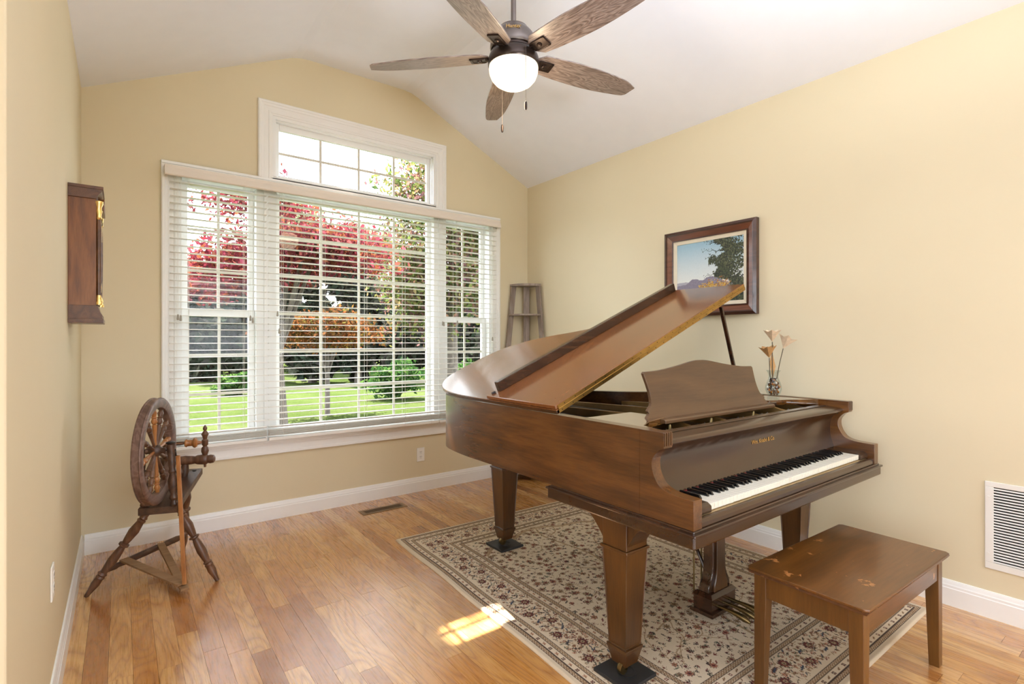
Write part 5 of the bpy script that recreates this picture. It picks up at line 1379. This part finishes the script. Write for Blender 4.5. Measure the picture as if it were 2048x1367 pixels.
fv = thing('floor_register', 'brown metal floor register in front of the window', 'floor vent', (1.572, 3.70, 0.0))
b = MB(); vx0, vx1, vy0, vy1 = 1.400, 1.745, 3.648, 3.756
b.box(vx0, vx1, vy0, vy0 + 0.024, 0.0003, 0.004).box(vx0, vx1, vy1 - 0.024, vy1, 0.0003, 0.004).box(vx0, vx0 + 0.028, vy0 + 0.024, vy1 - 0.024, 0.0003, 0.004).box(vx1 - 0.028, vx1, vy0 + 0.024, vy1 - 0.024, 0.0003, 0.004)
part('register_frame', b, 'vent_brown', fv, bevel=0.001)
part('duct_opening', MB().box(vx0 + 0.028, vx1 - 0.028, vy0 + 0.024, vy1 - 0.024, 0.0003, 0.0008), 'hole', fv)
b = MB()
for k in range(24):
    x = vx0 + 0.034 + k * (vx1 - vx0 - 0.068) / 23; b.box(x - 0.002, x + 0.002, vy0 + 0.024, vy1 - 0.024, 0.0008, 0.0036)
part('louvres', b, 'vent_brown', fv, kind='stuff')


# ------------------------------------------------------------------ ceiling fan
FX, FY = 1.490, 1.970
fan = thing('ceiling_fan', 'five-blade ceiling fan with grey wood blades and a lit globe', 'ceiling fan', (FX, FY, 2.60))
part('downrod', MB().lathe([(0.0125, 2.73), (0.0125, 3.30)], (FX, FY, 0), (0, 0, 1), 20), 'fan_metal', fan, smooth=True)
part('canopy', MB().lathe([(0.020, 3.24), (0.045, 3.26), (0.066, 3.30), (0.068, 3.333)], (FX, FY, 0), (0, 0, 1), 28), 'fan_metal', fan, smooth=True)
motor = part('motor_housing', MB().lathe([(0.108, 2.638), (0.112, 2.650), (0.110, 2.675), (0.098, 2.706), (0.078, 2.730), (0.070, 2.737), (0.068, 2.743), (0.040, 2.750), (0.018, 2.752)], (FX, FY, 0), (0, 0, 1), 40), 'fan_metal', fan, smooth=True)
part('flywheel', MB().lathe([(0.060, 2.622), (0.102, 2.622), (0.102, 2.639), (0.060, 2.640)], (FX, FY, 0), (0, 0, 1), 32), 'fan_dark', fan, smooth=True)
part('light_fitter', MB().lathe([(0.050, 2.628), (0.104, 2.626), (0.113, 2.617), (0.1195, 2.600), (0.1215, 2.585), (0.1215, 2.566), (0.119, 2.562), (0.100, 2.562)], (FX, FY, 0), (0, 0, 1), 40), 'fan_dark', fan, smooth=True)
gl_ = [(0.1155, 2.566), (0.1175, 2.553), (0.1150, 2.531), (0.106, 2.508), (0.090, 2.489), (0.068, 2.475), (0.040, 2.467), (0.0005, 2.464)]
part('globe', MB().lathe(gl_, (FX, FY, 0), (0, 0, 1), 40), 'globe', fan, smooth=True, label='lit frosted glass globe')
pl = bpy.data.lights.new('globe_bulb', 'POINT'); pl.energy = 9; pl.color = (1.0, 0.80, 0.55); pl.shadow_soft_size = 0.10
po = bpy.data.objects.new('globe_bulb', pl); COL.objects.link(po); po.location = (FX, FY, 2.38)
nl = Vector((-FX, -FY, 0)).normalized()
mt = Matrix.Translation(Vector((FX, FY, 2.688)) + nl * 0.104) @ Matrix.Rotation(atan2(nl.y, nl.x) + pi / 2, 4, 'Z') @ Matrix.Rotation(radians(90), 4, 'X')
lettering('Hunter', 0.024, 'brass', motor, mt, 0.002)
ZB = 2.612; PITCH = radians(12)
bw = [(0.125, 0.040), (0.150, 0.058), (0.22, 0.066), (0.34, 0.074), (0.46, 0.076), (0.56, 0.070), (0.64, 0.058), (0.690, 0.046)]
bl_o = [(r_, w_) for r_, w_ in bw] + [(0.712, 0.020), (0.690, -0.040)][0:0]
up_ = catmull([(0.150, 0.060), (0.25, 0.070), (0.40, 0.075), (0.52, 0.070), (0.655, 0.054), (0.69, 0.046)], 5)
dn_ = catmull([(0.722, -0.026), (0.64, -0.056), (0.50, -0.070), (0.36, -0.074), (0.24, -0.068), (0.150, -0.060)], 5)
blade_pts = [(0.118, 0.030)] + up_ + [(0.705, 0.034)] + dn_ + [(0.118, -0.030)]
ANG = [135.0 - 72 * k for k in range(5)]
fb_, ib_ = None, None
for ang in ANG:
    a = radians(ang)
    R_ = Matrix.Translation((0, 0, ZB - 2.60)) @ Matrix.Rotation(a, 4, 'Z') @ Matrix.Rotation(-PITCH, 4, 'X')
    if fb_ is None:
        fb_ = part('blade', MB().prism(blade_pts, -0.0035, 0.0035, 'z'), 'blade', fan, local=True, bevel=0.0015)
        m_ = MB().box(0.085, 0.135, -0.014, 0.014, -0.012, 0.000).box(0.120, 0.205, -0.024, 0.024, -0.0085, -0.0035).box(0.135, 0.210, -0.029, -0.022, -0.011, -0.0035).box(0.135, 0.210, 0.022, 0.029, -0.011, -0.0035).box(0.196, 0.210, -0.029, 0.029, -0.011, -0.0035)
        m_.lathe([(0.012, -0.0035), (0.012, -0.013), (0.006, -0.016)], (0.165, 0, 0), (0, 0, 1), 14)
        ib_ = part('blade_bracket', m_, 'fan_dark', fb_, local=True, bevel=0.0015)
        fb_.matrix_local = R_
    else:
        c = copy_part(fb_, fan); c.matrix_local = R_; copy_part(ib_, c)
def chain(px, py, z0, z1, lab):
    b = MB(); z = z0
    while z > z1: b.lathe([(0.0004, 0.0016), (0.0014, 0.0008), (0.0014, -0.0008), (0.0004, -0.0016)], (px, py, z), (0, 0, 1), 6); z -= 0.0034
    b.tube([(px, py, z0), (px, py, z1)], 0.0005, 5)
    c = part('pull_chain', b, 'fan_metal', fan, kind='stuff')
    part('chain_pendant', MB().lathe([(0.001, 0), (0.0055, -0.006), (0.0065, -0.018), (0.0060, -0.034), (0.004, -0.040), (0.001, -0.041)], (px, py, z1), (0, 0, 1), 12), 'fan_dark', c, smooth=True)
rt = Vector((cos(YAW), -sin(YAW), 0))
p_ = Vector((FX, FY, 0)) + nl * 0.108 + rt * 0.056; chain(p_.x, p_.y, 2.60, 2.352, '')
p_ = Vector((FX, FY, 0)) - nl * 0.112 - rt * 0.056; chain(p_.x, p_.y, 2.60, 2.338, '')
